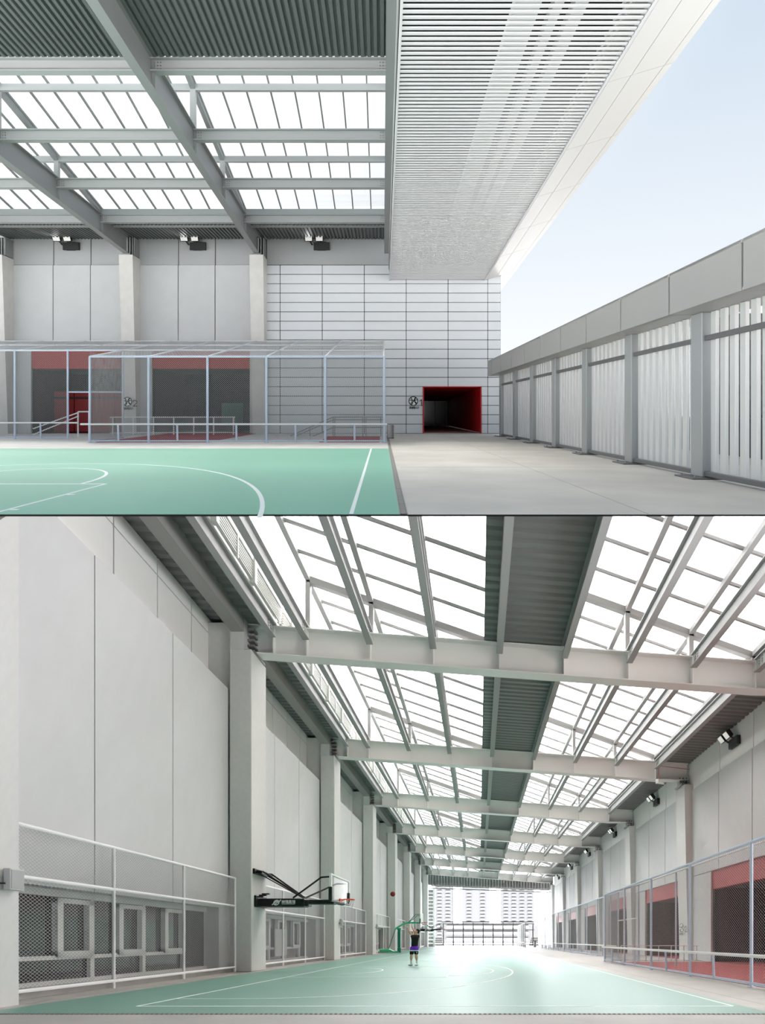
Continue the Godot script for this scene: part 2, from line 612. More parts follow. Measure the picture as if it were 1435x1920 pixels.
	for q in [[-24.3, -18.05], [-15.95, -9.18]]:
		var a: float = q[0]
		var b: float = q[1]
		s = S()
		s.box(V(a, 4.48, 51.7), V(b, 5.75, 52.3))
		part("red_lintel", s, mats.red_lintel, o)
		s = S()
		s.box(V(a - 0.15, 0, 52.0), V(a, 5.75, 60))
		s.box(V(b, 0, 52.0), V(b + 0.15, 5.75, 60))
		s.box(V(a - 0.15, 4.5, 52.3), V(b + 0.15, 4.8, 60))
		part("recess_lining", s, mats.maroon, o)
		s = S()
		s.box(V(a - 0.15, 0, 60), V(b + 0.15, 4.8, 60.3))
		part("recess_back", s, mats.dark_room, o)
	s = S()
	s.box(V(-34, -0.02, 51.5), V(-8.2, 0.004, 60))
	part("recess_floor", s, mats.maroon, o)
	s = S()
	s.cbox(V(-12.9, 0.4, 59.8), V(-11.2, 2.2, 59.99), 0.02)
	part("pane", s, mats.hoop_green_dark, o)
	for x in [-24.2, -22.7, -21.2, -19.7]:
		s = S()
		s.cbox(V(x, 0.02, 55.0), V(x + 1.46, 3.0, 55.12), 0.02)
		part("door_leaf", s, mats.door_red, o)
	s = S()
	s.cbox(V(-24.25, 2.45, 54.94), V(-18.15, 2.6, 55.0), 0.02)
	part("door_rail", s, mats.maroon, o)

	for k in 3:
		var xr := -8.0 - 8.76 * k
		var lab: String = ["tapered grey concrete column where the painted wall meets the metal cladding", "tapered grey concrete column carrying the ball sign with number 2", "tapered grey concrete column at the far side of the wider red recess"][k]
		o = thing("column", lab, "column", V(xr - 0.45, 0, 51), "", "structure")
		s = S()
		s.hexa([V(xr - 0.85, 0, 50.85), V(xr + 0.0, 0, 50.85), V(xr + 0.0, 0, 51.75), V(xr - 0.85, 0, 51.75), V(xr - 0.93, 12.03, 50.05), V(xr, 12.03, 50.05), V(xr, 12.03, 51.75), V(xr - 0.93, 12.03, 51.75)])
		part("shaft", s, mats.column_paint, o)
		s = S()
		s.cbox(V(xr - 0.75, 12.03, 50.1), V(xr - 0.2, 12.13, 50.9), 0.01)
		for a in [-0.68, -0.5, -0.32]:
			s.box(V(xr + a, 12.13, 50.9), V(xr + a + 0.06, 13.4, 51.6))
		s.box(V(xr - 0.1, 12.1, 50.6), V(xr - 0.04, 13.3, 51.6))
		part("steel_bearing", s, mats.steel_paint, o)

	# metal cladding with the red tunnel in it
	o = thing("wall_cladding", "silver metal cladding wall of long narrow panels with dark joints around the red tunnel", "wall", V(0, 0, 52), "", "structure")
	s = S()
	s.box(V(-8.07, 0, D + 0.05), V(2.80, 11.66, 52.2))
	s.box(V(6.83, 0, D + 0.05), V(8.17, 11.66, 52.2))
	s.box(V(2.80, 3.24, D + 0.05), V(6.83, 11.66, 52.2))
	s.box(V(0.5, 11.6, D + 0.05), V(8.17, 13.2, 52.2))
	part("backing", s, mats.joint, o)
	var cx := [-8.07, -7.08, -4.17, -1.26, 1.64, 4.53, 7.28, 8.17]
	var rh := 11.64 / 18.0
	for r in 18:
		for c in 7:
			var x0: float = cx[c]
			var x1: float = cx[c + 1]
			if r < 5:
				if c == 4:
					x1 = 2.80
				elif c == 5:
					x0 = 6.83
			s = S()
			s.cbox(V(x0 + 0.018, r * rh + 0.016, D), V(x1 - 0.018, (r + 1) * rh - 0.016, D + 0.06), 0.012)
			part("cladding_panel", s, mats.cladding, o)
	s = S()
	s.cbox(V(7.3, 11.66, D), V(8.17, 12.6, D + 0.06), 0.012)
	part("cladding_panel", s, mats.cladding, o)

	o = thing("door_1", "red-lined tunnel doorway in the metal cladding leading to dark glass doors", "doorway", V(4.8, 0, 60), "", "structure")
	s = S()
	s.box(V(2.78, 0, 51.52), V(2.86, 3.25, 52))
	s.box(V(6.77, 0, 51.52), V(6.83, 3.25, 52))
	s.box(V(2.78, 3.19, 51.52), V(6.83, 3.25, 52))
	part("frame", s, mats.red_paint, o)
	s = S()
	s.box(V(6.77, 0.05, 52), V(7.0, 3.3, 77.7))
	part("side_wall", s, mats.red_paint, o)
	s = S()
	s.box(V(2.6, 0, 52), V(2.86, 3.3, 77.7))
	part("side_wall", s, mats.red_paint, o)
	s = S()
	s.hexa([V(2.6, 3.22, 52), V(7.0, 3.22, 52), V(7.0, 3.6, 52), V(2.6, 3.6, 52), V(2.6, 2.62, 77.7), V(7.0, 2.62, 77.7), V(7.0, 3.6, 77.7), V(2.6, 3.6, 77.7)])
	part("lining", s, mats.red_paint, o)
	s = S()
	s.box(V(2.6, 0, 77.7), V(7.0, 3, 78.0))
	part("door_leaf", s, mats.dark_glass, o)
	for x in [2.9, 4.15, 5.45, 6.7]:
		s = S()
		s.box(V(x - 0.04, 0, 77.6), V(x + 0.04, 2.55, 77.7))
		part("door_frame", s, mats.black_paint, o)

# ---------------------------------------------------------------- terrace: roof of the court
func roof_y(d: float) -> float:
	return 14.5 - 0.0471 * d       # underside of the rafters

func glass_y(d: float) -> float:
	return 16.15 - 0.187 * (d - 33.4)

func terrace_roof() -> void:
	var X := [-25.99, -17.23, -8.47, 0.29]
	var P := [27.3, 33.4, 39.5, 45.6]
	var o := thing("roof_frame", "grey painted steel roof frame of deep rafters and purlins over the green terrace court", "roof frame", V(-8, 12, 35), "", "structure")
	var s: Shape
	for x in X:
		s = S()
		s.ibeam(V(x, roof_y(17.5) + 1.2, 17.5), V(x, roof_y(50.2) + 1.2, 50.2), 1.2, 0.35, 0.05, 0.04)
		for d in P:
			for sd in [-1, 1]:
				s.obar(V(x + sd * 0.03, roof_y(d) + 0.6, d), V(x + sd * 0.16, roof_y(d) + 0.6, d), V(0, 0, 0.03), V(0, 0.54, 0))
		part("rafter", s, mats.steel_paint, o)
	for i in 4:
		var d: float = P[i]
		for k in 3:
			s = S()
			var y := roof_y(d) + 1.17
			s.ibeam(V(X[k] + 0.03, y, d), V(X[k + 1] - 0.03, y, d), 0.5, 0.42, 0.045, 0.03)
			part("purlin", s, mats.steel_light, o)
			# bolted end plates
			s = S()
			for e in [X[k] + 0.12, X[k + 1] - 0.4]:
				for a in 3:
					for b in 3:
						s.box(V(e + a * 0.11, y - 0.38 + b * 0.12, d - 0.05), V(e + a * 0.11 + 0.045, y - 0.34 + b * 0.12, d - 0.015))
			part("bolt", s, mats.steel_paint, o, "stuff")
		# the frame of the glass: posts on the rafters, rails across
		for x in X:
			s = S()
			s.box(V(x - 0.12, roof_y(d) + 1.2, d - 0.12), V(x + 0.12, glass_y(d) - 0.05, d + 0.12))
			part("post", s, mats.steel_light, o)
		if i > 0:
			for k in 3:
				s = S()
				s.bar(V(X[k] + 0.1, glass_y(d) - 0.16, d), V(X[k + 1] - 0.1, glass_y(d) - 0.16, d), 0.22, 0.3)
				part("glazing_rail", s, mats.steel_light, o)
	for x in X:
		s = S()
		s.bar(V(x, glass_y(26.8) - 0.16, 26.8), V(x, glass_y(47.6) - 0.16, 47.6), 0.2, 0.24)
		part("sloped_bar", s, mats.steel_paint, o)
	for d in [26.9, 47.6]:
		for k in 3:
			s = S()
			s.bar(V(X[k], glass_y(d) - 0.14, d), V(X[k + 1], glass_y(d) - 0.14, d), 0.16, 0.2)
			part("glazing_rail", s, mats.steel_light, o)

	o = thing("skylight", "long mono-pitch glass skylight on slim bars above the terrace court", "skylight", V(-8, 15, 37), "", "structure")
	var x: float = X[0]
	var pitch := 8.76 / 8.0
	while x < 0.3:
		s = S()
		s.bar(V(x + 0.1, glass_y(26.9) + 0.02, 26.9), V(x + 0.1, glass_y(47.6) + 0.02, 47.6), 0.065, 0.12)
		part("glazing_bar", s, mats.steel_paint, o)
		if x < 0.0:
			for q in [[26.9, 36.6], [36.63, 47.6]]:
				s = S()
				s.obar(V(x + 0.14, glass_y(q[0]) + 0.06, q[0]), V(x + 0.06 + pitch, glass_y(q[0]) + 0.06, q[0]), V(0, 0, 0), V(0, 0.01, 0))
				s = S()
				s.hexa([V(x + 0.14, glass_y(q[0]) + 0.05, q[0]), V(x + 0.06 + pitch, glass_y(q[0]) + 0.05, q[0]), V(x + 0.06 + pitch, glass_y(q[0]) + 0.06, q[0]), V(x + 0.14, glass_y(q[0]) + 0.06, q[0]),
					V(x + 0.14, glass_y(q[1]) + 0.05, q[1]), V(x + 0.06 + pitch, glass_y(q[1]) + 0.05, q[1]), V(x + 0.06 + pitch, glass_y(q[1]) + 0.06, q[1]), V(x + 0.14, glass_y(q[1]) + 0.06, q[1])])
				part("pane", s, mats.pane, o)
		x += pitch

	o = thing("ceiling", "dark grey profiled steel deck ceiling in front of the terrace skylight", "ceiling", V(-8, 14, 22), "", "structure")
	for k in 3:
		s = S()
		var a := V(X[k] + 0.05, roof_y(17.5) + 1.24, 17.5)
		var b := V(X[k] + 0.05, roof_y(27.2) + 1.24, 27.2)
		s.deck(a, b - a, V(8.66, 0, 0), 0.236, 0.10)
		part("deck_sheet", s, mats.deck_dark, o)
	o = thing("ceiling", "narrow profiled steel deck between the terrace skylight and the rear wall", "ceiling", V(-8, 13, 49), "", "structure")
	for k in 3:
		s = S()
		var a := V(X[k] + 0.05, 13.42, 45.7)
		s.deck(a, V(0, 0.12, 6.2), V(8.66, 0, 0), 0.236, 0.09)
		part("deck_sheet", s, mats.deck_dark, o)

# ---------------------------------------------------------------- terrace: louvred soffit and fascia
func soffit_y(d: float) -> float:
	return 13.0 - 0.0471 * d

func terrace_soffit() -> void:
	var o := thing("louver_soffit", "white louvred soffit of close horizontal blades hanging beside the terrace court", "louver soffit", V(3.8, 11, 35))
	var s: Shape
	var d := 17.6
	while d < 51.3:
		s = S()
		var y := soffit_y(d)
		s.cbox(V(0.53, y, d), V(7.0, y + 0.045, d + 0.14), 0.01)
		part("blade", s, mats.slat_white, o)
		d += 0.262
	for x in [0.50, 7.05]:
		s = S()
		s.bar(V(x, soffit_y(17.5) + 0.1, 17.5), V(x, soffit_y(51.5) + 0.1, 51.5), 0.07, 0.26)
		part("edge_rail", s, mats.slat_white, o)
	for q in [[3.55, 4.25], [4.6, 4.85], [5.15, 5.5]]:
		s = S()
		s.bar(V((q[0] + q[1]) / 2, soffit_y(17.5) + 0.5, 17.5), V((q[0] + q[1]) / 2, soffit_y(51.5) + 0.5, 51.5), q[1] - q[0], 0.3)
		part("carrier_beam", s, mats.duct_white, o)
	d = 17.9
	while d < 51.3:
		s = S()
		s.bar(V(6.35, soffit_y(d) + 0.2, d + 0.3), V(6.95, soffit_y(d) + 0.75, d), 0.06, 0.06)
		part("bracket", s, mats.duct_white, o)
		d += 0.786

	o = thing("roof", "dark roof box above the white louvred soffit", "roof", V(3.8, 12, 35), "", "structure")
	s = S()
	s.hexa([V(0.45, soffit_y(17.4) + 1.5, 17.4), V(9.1, soffit_y(17.4) + 1.5, 17.4), V(9.1, soffit_y(17.4) + 1.8, 17.4), V(0.45, soffit_y(17.4) + 1.8, 17.4),
		V(0.45, soffit_y(51.6) + 1.5, 51.6), V(9.1, soffit_y(51.6) + 1.5, 51.6), V(9.1, soffit_y(51.6) + 1.8, 51.6), V(0.45, soffit_y(51.6) + 1.8, 51.6)])
	part("roof_deck", s, mats.plenum, o)
	s = S()
	s.hexa([V(0.42, soffit_y(17.4) + 0.75, 17.4), V(0.46, soffit_y(17.4) + 0.75, 17.4), V(0.46, soffit_y(17.4) + 1.8, 17.4), V(0.42, soffit_y(17.4) + 1.8, 17.4),
		V(0.42, soffit_y(51.6) + 0.75, 51.6), V(0.46, soffit_y(51.6) + 0.75, 51.6), V(0.46, soffit_y(51.6) + 1.8, 51.6), V(0.42, soffit_y(51.6) + 1.8, 51.6)])
	part("side_sheet", s, mats.steel_light, o)

	o = thing("fascia", "off-white sloped fascia panels along the open edge of the louvred soffit", "fascia", V(8.2, 12, 35), "", "structure")
	var cuts := [12.8, 18.2, 23.6, 29.0, 34.4, 39.8, 45.2, 51.6, 56.9, 62.3]
	var xs := [7.12, 7.87, 8.91, 9.2]
	for i in cuts.size() - 1:
		for k in 3:
			if i > 6 and k == 0:
				continue
			s = S()
			var x0: float = (8.2 if i > 6 and k == 1 else float(xs[k])) + 0.008
			var x1: float = xs[k + 1] - 0.008
			var a: float = cuts[i] + 0.02
			var b: float = cuts[i + 1] - 0.02
			var r0 := (x0 - 7.12) * 0.30 + 0.02
			var r1 := (x1 - 7.12) * 0.30 + 0.02
			s.hexa([V(x0, soffit_y(a) + r0, a), V(x1, soffit_y(a) + r1, a), V(x1, soffit_y(a) + r1 + 0.05, a), V(x0, soffit_y(a) + r0 + 0.05, a),
				V(x0, soffit_y(b) + r0, b), V(x1, soffit_y(b) + r1, b), V(x1, soffit_y(b) + r1 + 0.05, b), V(x0, soffit_y(b) + r0 + 0.05, b)])
			part("fascia_panel", s, mats.soffit_white, o)
	s = S()
	s.hexa([V(7.12, soffit_y(12.8) + 0.06, 12.8), V(9.19, soffit_y(12.8) + 0.68, 12.8), V(9.19, soffit_y(12.8) + 1.9, 12.8), V(7.12, soffit_y(12.8) + 1.9, 12.8),
		V(7.12, soffit_y(51.7) + 0.06, 51.7), V(9.19, soffit_y(51.7) + 0.68, 51.7), V(9.19, soffit_y(51.7) + 1.9, 51.7), V(7.12, soffit_y(51.7) + 1.9, 51.7)])
	part("backing", s, mats.drain_steel, o)
	s = S()
	s.hexa([V(8.2, soffit_y(51.7) + 0.42, 51.7), V(9.19, soffit_y(51.7) + 0.68, 51.7), V(9.19, soffit_y(51.7) + 1.9, 51.7), V(8.2, soffit_y(51.7) + 1.9, 51.7),
		V(8.2, soffit_y(62.3) + 0.42, 62.3), V(9.19, soffit_y(62.3) + 0.68, 62.3), V(9.19, soffit_y(62.3) + 1.9, 62.3), V(8.2, soffit_y(62.3) + 1.9, 62.3)])
	part("backing", s, mats.drain_steel, o)

# ---------------------------------------------------------------- terrace: slatted screen on the open side
func terrace_screen() -> void:
	var s: Shape
	var o := thing("coping", "grey metal coping of jointed panels on top of the slatted terrace screen", "coping", V(7.2, 4, 30))
	var j := 46.9
	s = S()
	s.box(V(6.66, 3.79, 8.0), V(7.9, 4.6, 46.85))
	part("core", s, mats.joint, o)
	while j > 9.0:
		var a := maxf(j - 3.5, 8.0)
		if j > 46:
			a = 45.2
		s = S()
		s.cbox(V(6.6, 3.73, a + 0.04), V(6.72, 4.67, j - 0.04), 0.006)
		s.cbox(V(6.6, 4.6, a + 0.018), V(8.0, 4.68, j - 0.018), 0.015)
		s.cbox(V(6.62, 3.73, a + 0.018), V(8.0, 3.80, j - 0.018), 0.015)
		part("coping_panel", s, mats.coping_grey, o)
		j = a
	s = S()
	s.cbox(V(6.62, 3.76, 46.86), V(7.95, 4.65, 46.9), 0.01)
	part("end_plate", s, mats.coping_grey, o)
	var which := ["nearest the open front of the terrace", "second from the open front", "third from the open front", "fourth from the open front", "third from the metal cladding", "second from the metal cladding", "next to the metal cladding wall"]
	for k in 7:
		var d := 16.7 + 4.73 * k
		o = thing("steel_post", "grey steel post of the slatted screen, %s" % which[k], "post", V(7.26, 0, d + 0.3), "steel posts of the slatted screen")
		s = S()
		s.cbox(V(7.14, 0.03, d), V(7.39, 3.73, d + 0.6), 0.02)
		part("shaft", s, mats.post_grey, o)
		s = S()
		s.cbox(V(6.84, 0, d - 0.25), V(7.6, 0.035, d + 0.8), 0.008)
		part("base_plate", s, mats.rail_dark, o)
		s = S()
		for q in [[6.95, -0.1], [7.47, -0.1], [6.95, 0.65], [7.47, 0.65]]:
			s.lathe(V(q[0], 0.03, d + q[1]), [[0.025, 0.0], [0.025, 0.05]], 6)
		part("anchor_bolt", s, mats.drain_steel, o, "stuff")
		# the bay in front of this post
		var lab: String = ["at the open front of the terrace", "between the first and second steel posts", "between the second and third steel posts", "between the third and fourth steel posts", "between the fourth and fifth steel posts", "between the fifth and sixth steel posts", "closest to the metal cladding wall"][k]
		o = thing("slat_screen", "bay of upright grey metal slats %s" % lab, "slat screen", V(7.3, 0, d - 2.1), "bays of the slatted screen")
		for q in [3.14, 0.11]:
			s = S()
			s.cbox(V(7.20, q - 0.05, d - 4.12), V(7.295, q + 0.06, d - 0.005), 0.01)
			part("rail", s, mats.rail_dark, o)
		var t := d - 3.95
		while t < d - 0.28:
			s = S()
			s.cbox(V(7.30, 0.045, t), V(7.38, 3.725, t + 0.25), 0.01)
			part("slat", s, mats.slat_grey, o)
			t += 0.45
	# outside the screen
	o = thing("parapet", "dark grey roof parapet seen through the gaps of the slatted screen", "parapet", V(12.2, 0, 35), "", "structure")
	s = S()
	s.box(V(11.9, 0, 12), V(12.3, 1.22, 62))
	part("parapet_wall", s, mats.parapet_dark, o)
	s = S()
	s.cbox(V(11.8, 1.22, 12), V(12.4, 1.3, 62), 0.02)
	part("parapet_cap", s, mats.parapet_dark, o)
	o = thing("tower_block", "pale white apartment tower with stacked balconies outside the slatted screen", "building", V(60, 0, 125))
	s = S()
	s.box(V(46, 0, 110), V(78, 16, 140))
	part("wall", s, mats.tower_pale, o)
	for k in 7:
		s = S()
		s.cbox(V(45.4, 1.0 + k * 2.2, 109.2), V(78.4, 1.8 + k * 2.2, 111), 0.05)
		part("balcony", s, mats.tower_band, o)

# ---------------------------------------------------------------- terrace: wire cage before the rear wall
func terrace_cage() -> void:
	var s: Shape
	var F := 36.0
	var R := 40.6
	var H := 4.15
	var HR := 4.84
	var px := []
	for k in 6:
		px.append(0.08 - 2.84 * k)
	var o := thing("wire_cage", "pale blue tubular cage of chain-link mesh with sloping mesh roof before the rear wall", "cage", V(-7, 0, F))
	for x in px:
		s = S()
		s.tube([V(x, 0, F), V(x, H, F)], 0.06)
		s.lathe(V(x, 0, F), [[0.12, 0.0], [0.12, 0.03]], 8)
		part("post", s, mats.fence_blue, o)
	for q in [[H, 0.05], [0.09, 0.04]]:
		s = S()
		s.tube([V(px[5], q[0], F), V(px[0], q[0], F)], q[1])
		part("rail", s, mats.fence_blue, o)
	for k in 5:
		s = S()
		s.wires(V(px[k + 1], 0.09, F + 0.03), V(1, 0, 0), V(0, 1, 0), 2.84, H - 0.09, 0.098, 0.098, 0.0068)
		part("chain_link", s, mats.wire, o, "stuff")
	# side towards the gateway
	for x in [px[5], px[0]]:
		s = S()
		s.wires(V(x, 0.09, F), V(0, 0, 1), V(0, 1, 0), R - F, H + 0.15, 0.19, 0.098, 0.0068)
		part("chain_link", s, mats.wire, o, "stuff")
		s = S()
		s.tube([V(x, H, F), V(x, HR, R)], 0.045)
		part("rail", s, mats.fence_blue, o)
		s = S()
		s.tube([V(x, 0.1, F), V(x, 0.1, R)], 0.04)
		part("rail", s, mats.fence_blue, o)
		s = S()
		s.tube([V(x, 0, R), V(x, HR, R)], 0.055)
		part("post", s, mats.fence_blue, o)
	# roof of the cage: sloping bars and cross rails to the wall
	var slope := (6.2 - H) / (49.8 - F)
	var k2 := 0
	for i in 11:
		var x := 0.08 - 2.84 * i
		var d0 := F if i <= 5 else R
		s = S()
		s.tube([V(x, H + (d0 - F) * slope, d0), V(x, 6.2, 49.8)], 0.05)
		part("roof_bar", s, mats.fence_white, o)
		k2 += 1
	for d in [R, 45.2, 49.8]:
		s = S()
		s.tube([V(-30, H + (d - F) * slope, d), V(0.08, H + (d - F) * slope, d)], 0.045)
		part("roof_rail", s, mats.fence_white, o)
	var up := Vector3(0, slope, 1.0)
	for q in [[-14.12, 0.08, F], [-30.0, -14.12, R]]:
		s = S()
		s.wires(V(q[0], H + (q[2] - F) * slope, q[2]), V(1, 0, 0), up, q[1] - q[0], 49.8 - q[2], 0.16, 0.5, 0.0065)
		part("chain_link", s, mats.fence_white, o, "stuff")
	# guard rail in front
	s = S()
	s.tube([V(-14.5, 0.9, F - 0.18), V(0.22, 0.9, F - 0.18)], 0.045)
	part("hand_rail", s, mats.fence_white, o)
	for k in 5:
		s = S()
		s.tube([V(px[k] - 1.42, 0.1, F - 0.1), V(px[k] - 1.42, 0.88, F - 0.16)], 0.05)
		part("baluster", s, mats.fence_blue, o)

	o = thing("wire_fence", "recessed chain-link fence with an open gateway beside the cage corner", "fence", V(-20, 0, R))
	for x in [-17.12, -20.0, -22.85, -25.7, -28.55]:
		s = S()
		s.tube([V(x, 0, R), V(x, HR, R)], 0.06)
		part("post", s, mats.fence_blue, o)
		s = S()
		s.tube([V(x - 1.42, 0.1, R - 0.1), V(x - 1.42, 0.88, R - 0.16)], 0.05)
		part("baluster", s, mats.fence_blue, o)
		s = S()
		s.wires(V(x - 2.85, 0.09, R + 0.03), V(1, 0, 0), V(0, 1, 0), 2.85, HR - 0.09, 0.098, 0.098, 0.0068)
		part("chain_link", s, mats.wire, o, "stuff")
	for q in [[-31.4, -14.12, HR], [-31.4, -17.12, 0.1], [-17.12, -14.12, 2.57]]:
		s = S()
		s.tube([V(q[0], q[2], R), V(q[1], q[2], R)], 0.045)
		part("rail", s, mats.fence_blue, o)
	s = S()
	s.tube([V(-31.4, 0.9, R - 0.18), V(-16.5, 0.9, R - 0.18)], 0.045)
	part("hand_rail", s, mats.fence_white, o)
	s = S()
	s.wires(V(-17.12, 2.57, R + 0.03), V(1, 0, 0), V(0, 1, 0), 3.0, HR - 2.57, 0.098, 0.098, 0.0068)
	part("chain_link", s, mats.wire, o, "stuff")

	# inside the cage
	o = thing("ramp", "red painted ramp floor inside the cage leading towards the wider recess", "ramp", V(-11, 0, 44), "", "structure")
	s = S()
	s.hexa([V(-14.0, 0.005, 36.4), V(-8.6, 0.005, 36.4), V(-8.6, 0.02, 36.4), V(-14.0, 0.02, 36.4), V(-14.7, 0.005, 51.4), V(-8.6, 0.005, 51.4), V(-8.6, 0.02, 51.4), V(-14.7, 0.02, 51.4)])
	part("surface", s, mats.red_floor, o)
	o = thing("ramp", "small red painted landing inside the cage by its closed end", "ramp", V(-1.6, 0, 40), "", "structure")
	s = S()
	s.hexa([V(-3.1, 0.005, 36.4), V(-0.15, 0.005, 36.4), V(-0.15, 0.02, 36.4), V(-3.1, 0.02, 36.4), V(-3.3, 0.005, 45.0), V(-0.15, 0.005, 45.0), V(-0.15, 0.02, 45.0), V(-3.3, 0.02, 45.0)])
	part("surface", s, mats.red_floor, o)
	o = thing("guardrail", "dark steel stair guardrail sloping down behind the small red landing", "guardrail", V(-2, 0, 45.3))
	for q in [1.18, 1.02, 0.55]:
		s = S()
		s.tube([V(-5.6, q - 1.15, 45.3), V(-3.0, q, 45.3), V(0.02, q, 45.3)], 0.035)
		part("rail", s, mats.rail_steel, o)
	for x in [-4.4, -3.0, -2.9, -1.2, -1.0, -0.1]:
		s = S()
		s.tube([V(x, 0, 45.3), V(x, 1.18 + minf(0.0, (x + 3.0) * 0.44), 45.3)], 0.03)
		part("baluster", s, mats.rail_steel, o)
	o = thing("guardrail", "light steel guardrail with wire infill along the red ramp floor", "guardrail", V(-14, 0, 48))
	for q in [1.15, 0.15]:
		s = S()
		s.tube([V(-17.4, q, 47.6), V(-9.6, q, 48.6)], 0.035)
		part("rail", s, mats.fence_white, o)
	for k in 7:
		var x := -17.2 + k * 1.25
		s = S()
		s.tube([V(x, 0, 47.6 + k * 0.16), V(x, 1.15, 47.6 + k * 0.16)], 0.045)
		part("baluster", s, mats.fence_white, o)
	s = S()
	s.wires(V(-17.4, 0.15, 47.6), V(1, 0, 0.128), V(0, 1, 0), 7.8, 1.0, 0.13, 0.13, 0.010)
	part("chain_link", s, mats.wire, o, "stuff")
	o = thing("guardrail", "short steel stair rail beside the open gateway of the recessed fence", "guardrail", V(-19, 0, 44))
	for q in [0.0, 0.35]:
		s = S()
		s.tube([V(-20.6, 0.15 + q, 44), V(-17.9, 1.25 + q * 0.6, 44)], 0.035)
		part("rail", s, mats.fence_white, o)
	for x in [-17.95, -17.3]:
		s = S()
		s.tube([V(x, 0, 44), V(x, 1.5, 44)], 0.05)
		part("baluster", s, mats.fence_white, o)
	s = S()
	s.tube([V(-17.95, 1.5, 44), V(-17.3, 1.5, 44)], 0.04)
	part("rail", s, mats.fence_white, o)

# ---------------------------------------------------------------- signs, lamps, bin
const GLYPHS := [
	[[[0.1, 0.9], [0.9, 0.9]], [[0.3, 1.0], [0.2, 0.8]], [[0.7, 1.0], [0.6, 0.8]], [[0.25, 0.75], [0.25, 0.45]], [[0.45, 0.75], [0.45, 0.45]], [[0.6, 0.7], [0.9, 0.6]], [[0.1, 0.4], [0.9, 0.4], [0.9, 0.05], [0.1, 0.05], [0.1, 0.4]], [[0.37, 0.4], [0.37, 0.05]], [[0.63, 0.4], [0.63, 0.05]], [[0.0, 0.05], [1.0, 0.05]]],
	[[[0.0, 0.85], [0.35, 0.85]], [[0.0, 0.5], [0.35, 0.5]], [[0.0, 0.1], [0.35, 0.15]], [[0.17, 0.85], [0.17, 0.1]], [[0.45, 0.75], [1.0, 0.75]], [[0.72, 1.0], [0.72, 0.0]], [[0.5, 0.55], [0.62, 0.42]], [[0.45, 0.1], [0.7, 0.4]], [[0.95, 0.55], [0.75, 0.4], [1.0, 0.08]]],
	[[[0.2, 1.0], [0.0, 0.7]], [[0.1, 0.8], [0.35, 0.8]], [[0.18, 0.75], [0.18, 0.1], [0.35, 0.2]], [[0.45, 0.8], [0.45, 0.88], [1.0, 0.88], [1.0, 0.8]], [[0.72, 1.0], [0.72, 0.88]], [[0.55, 0.7], [0.9, 0.7], [0.9, 0.45], [0.55, 0.45]], [[0.55, 0.7], [0.55, 0.0], [0.95, 0.0], [0.95, 0.28], [0.55, 0.28]]],
	[[[0.4, 1.0], [0.5, 0.85], [0.05, 0.0]], [[0.5, 0.75], [0.95, 0.0]]],
	[[[0.15, 0.85], [0.85, 0.85], [0.85, 0.1], [0.15, 0.1], [0.15, 0.85]]],
]
const ONE := [[[0.2, 0.78], [0.55, 1.0], [0.55, 0.0]]]
const TWO := [[[0.05, 0.75], [0.15, 0.93], [0.4, 1.0], [0.7, 0.93], [0.8, 0.75], [0.72, 0.55], [0.05, 0.02], [0.88, 0.02]]]

# A basketball sign: c is the middle of the ball, u to the right, n out of the wall
func ball_sign(label: String, c: Vector3, u: Vector3, n: Vector3, digit: Array) -> void:
	var o := thing("wall_sign", label, "sign", c)
	var up := Vector3(0, 1, 0)
	var r := 0.30
	var s := S()
	var disc := []
	for i in 32:
		var t := TAU * i / 32
		disc.append(c + (u * cos(t) + up * sin(t)) * r)
	for i in 32:
		s.tri(s.w(c + n * 0.02), s.w(disc[i] + n * 0.02), s.w(disc[(i + 1) % 32] + n * 0.02), (s.w(c + n) - s.w(c)).normalized())
		s.quad(disc[i], disc[(i + 1) % 32], disc[(i + 1) % 32] + n * 0.02, disc[i] + n * 0.02, c)
	part("ball_disc", s, mats.line_white, o)
	var lines := [[]]
	for i in 33:
		lines[0].append([cos(TAU * i / 32) * r, sin(TAU * i / 32) * r])
	lines.append([[-0.12, -0.27], [0.14, 0.26]])
	lines.append([[-0.29, 0.06], [-0.1, 0.06], [0.1, -0.02], [0.24, -0.17]])
	var l1 := []
	var l2 := []
	for i in 9:
		var t := -0.9 + 1.8 * i / 8.0
		l1.append([-0.33 + 0.25 * cos(t * 0.9), 0.02 + 0.26 * sin(t)])
		l2.append([0.35 - 0.25 * cos(t * 0.9), 0.02 + 0.26 * sin(t)])
	lines.append(l1)
	lines.append(l2)
	lines.append([[0.05, 0.04], [0.16, 0.06], [0.28, 0.1]])
	s = S()
	s.strokes(c + n * 0.035, u, up, lines, 0.05, n * 0.03)
	part("ball_outline", s, mats.black_paint, o)
	s = S()
	s.strokes(c + u * 0.38 - up * 0.31 + n * 0.02, u * 0.34, up * 0.4, digit, 0.05, n * 0.03)
	part("number", s, mats.lamp_body, o)
	for g in 5:
		s = S()
		s.strokes(c - u * 0.27 - up * 0.53 + u * (g * 0.135) + n * 0.02, u * 0.118, up * 0.15, GLYPHS[g], 0.02, n * 0.03)
		part("lettering", s, mats.black_paint, o)

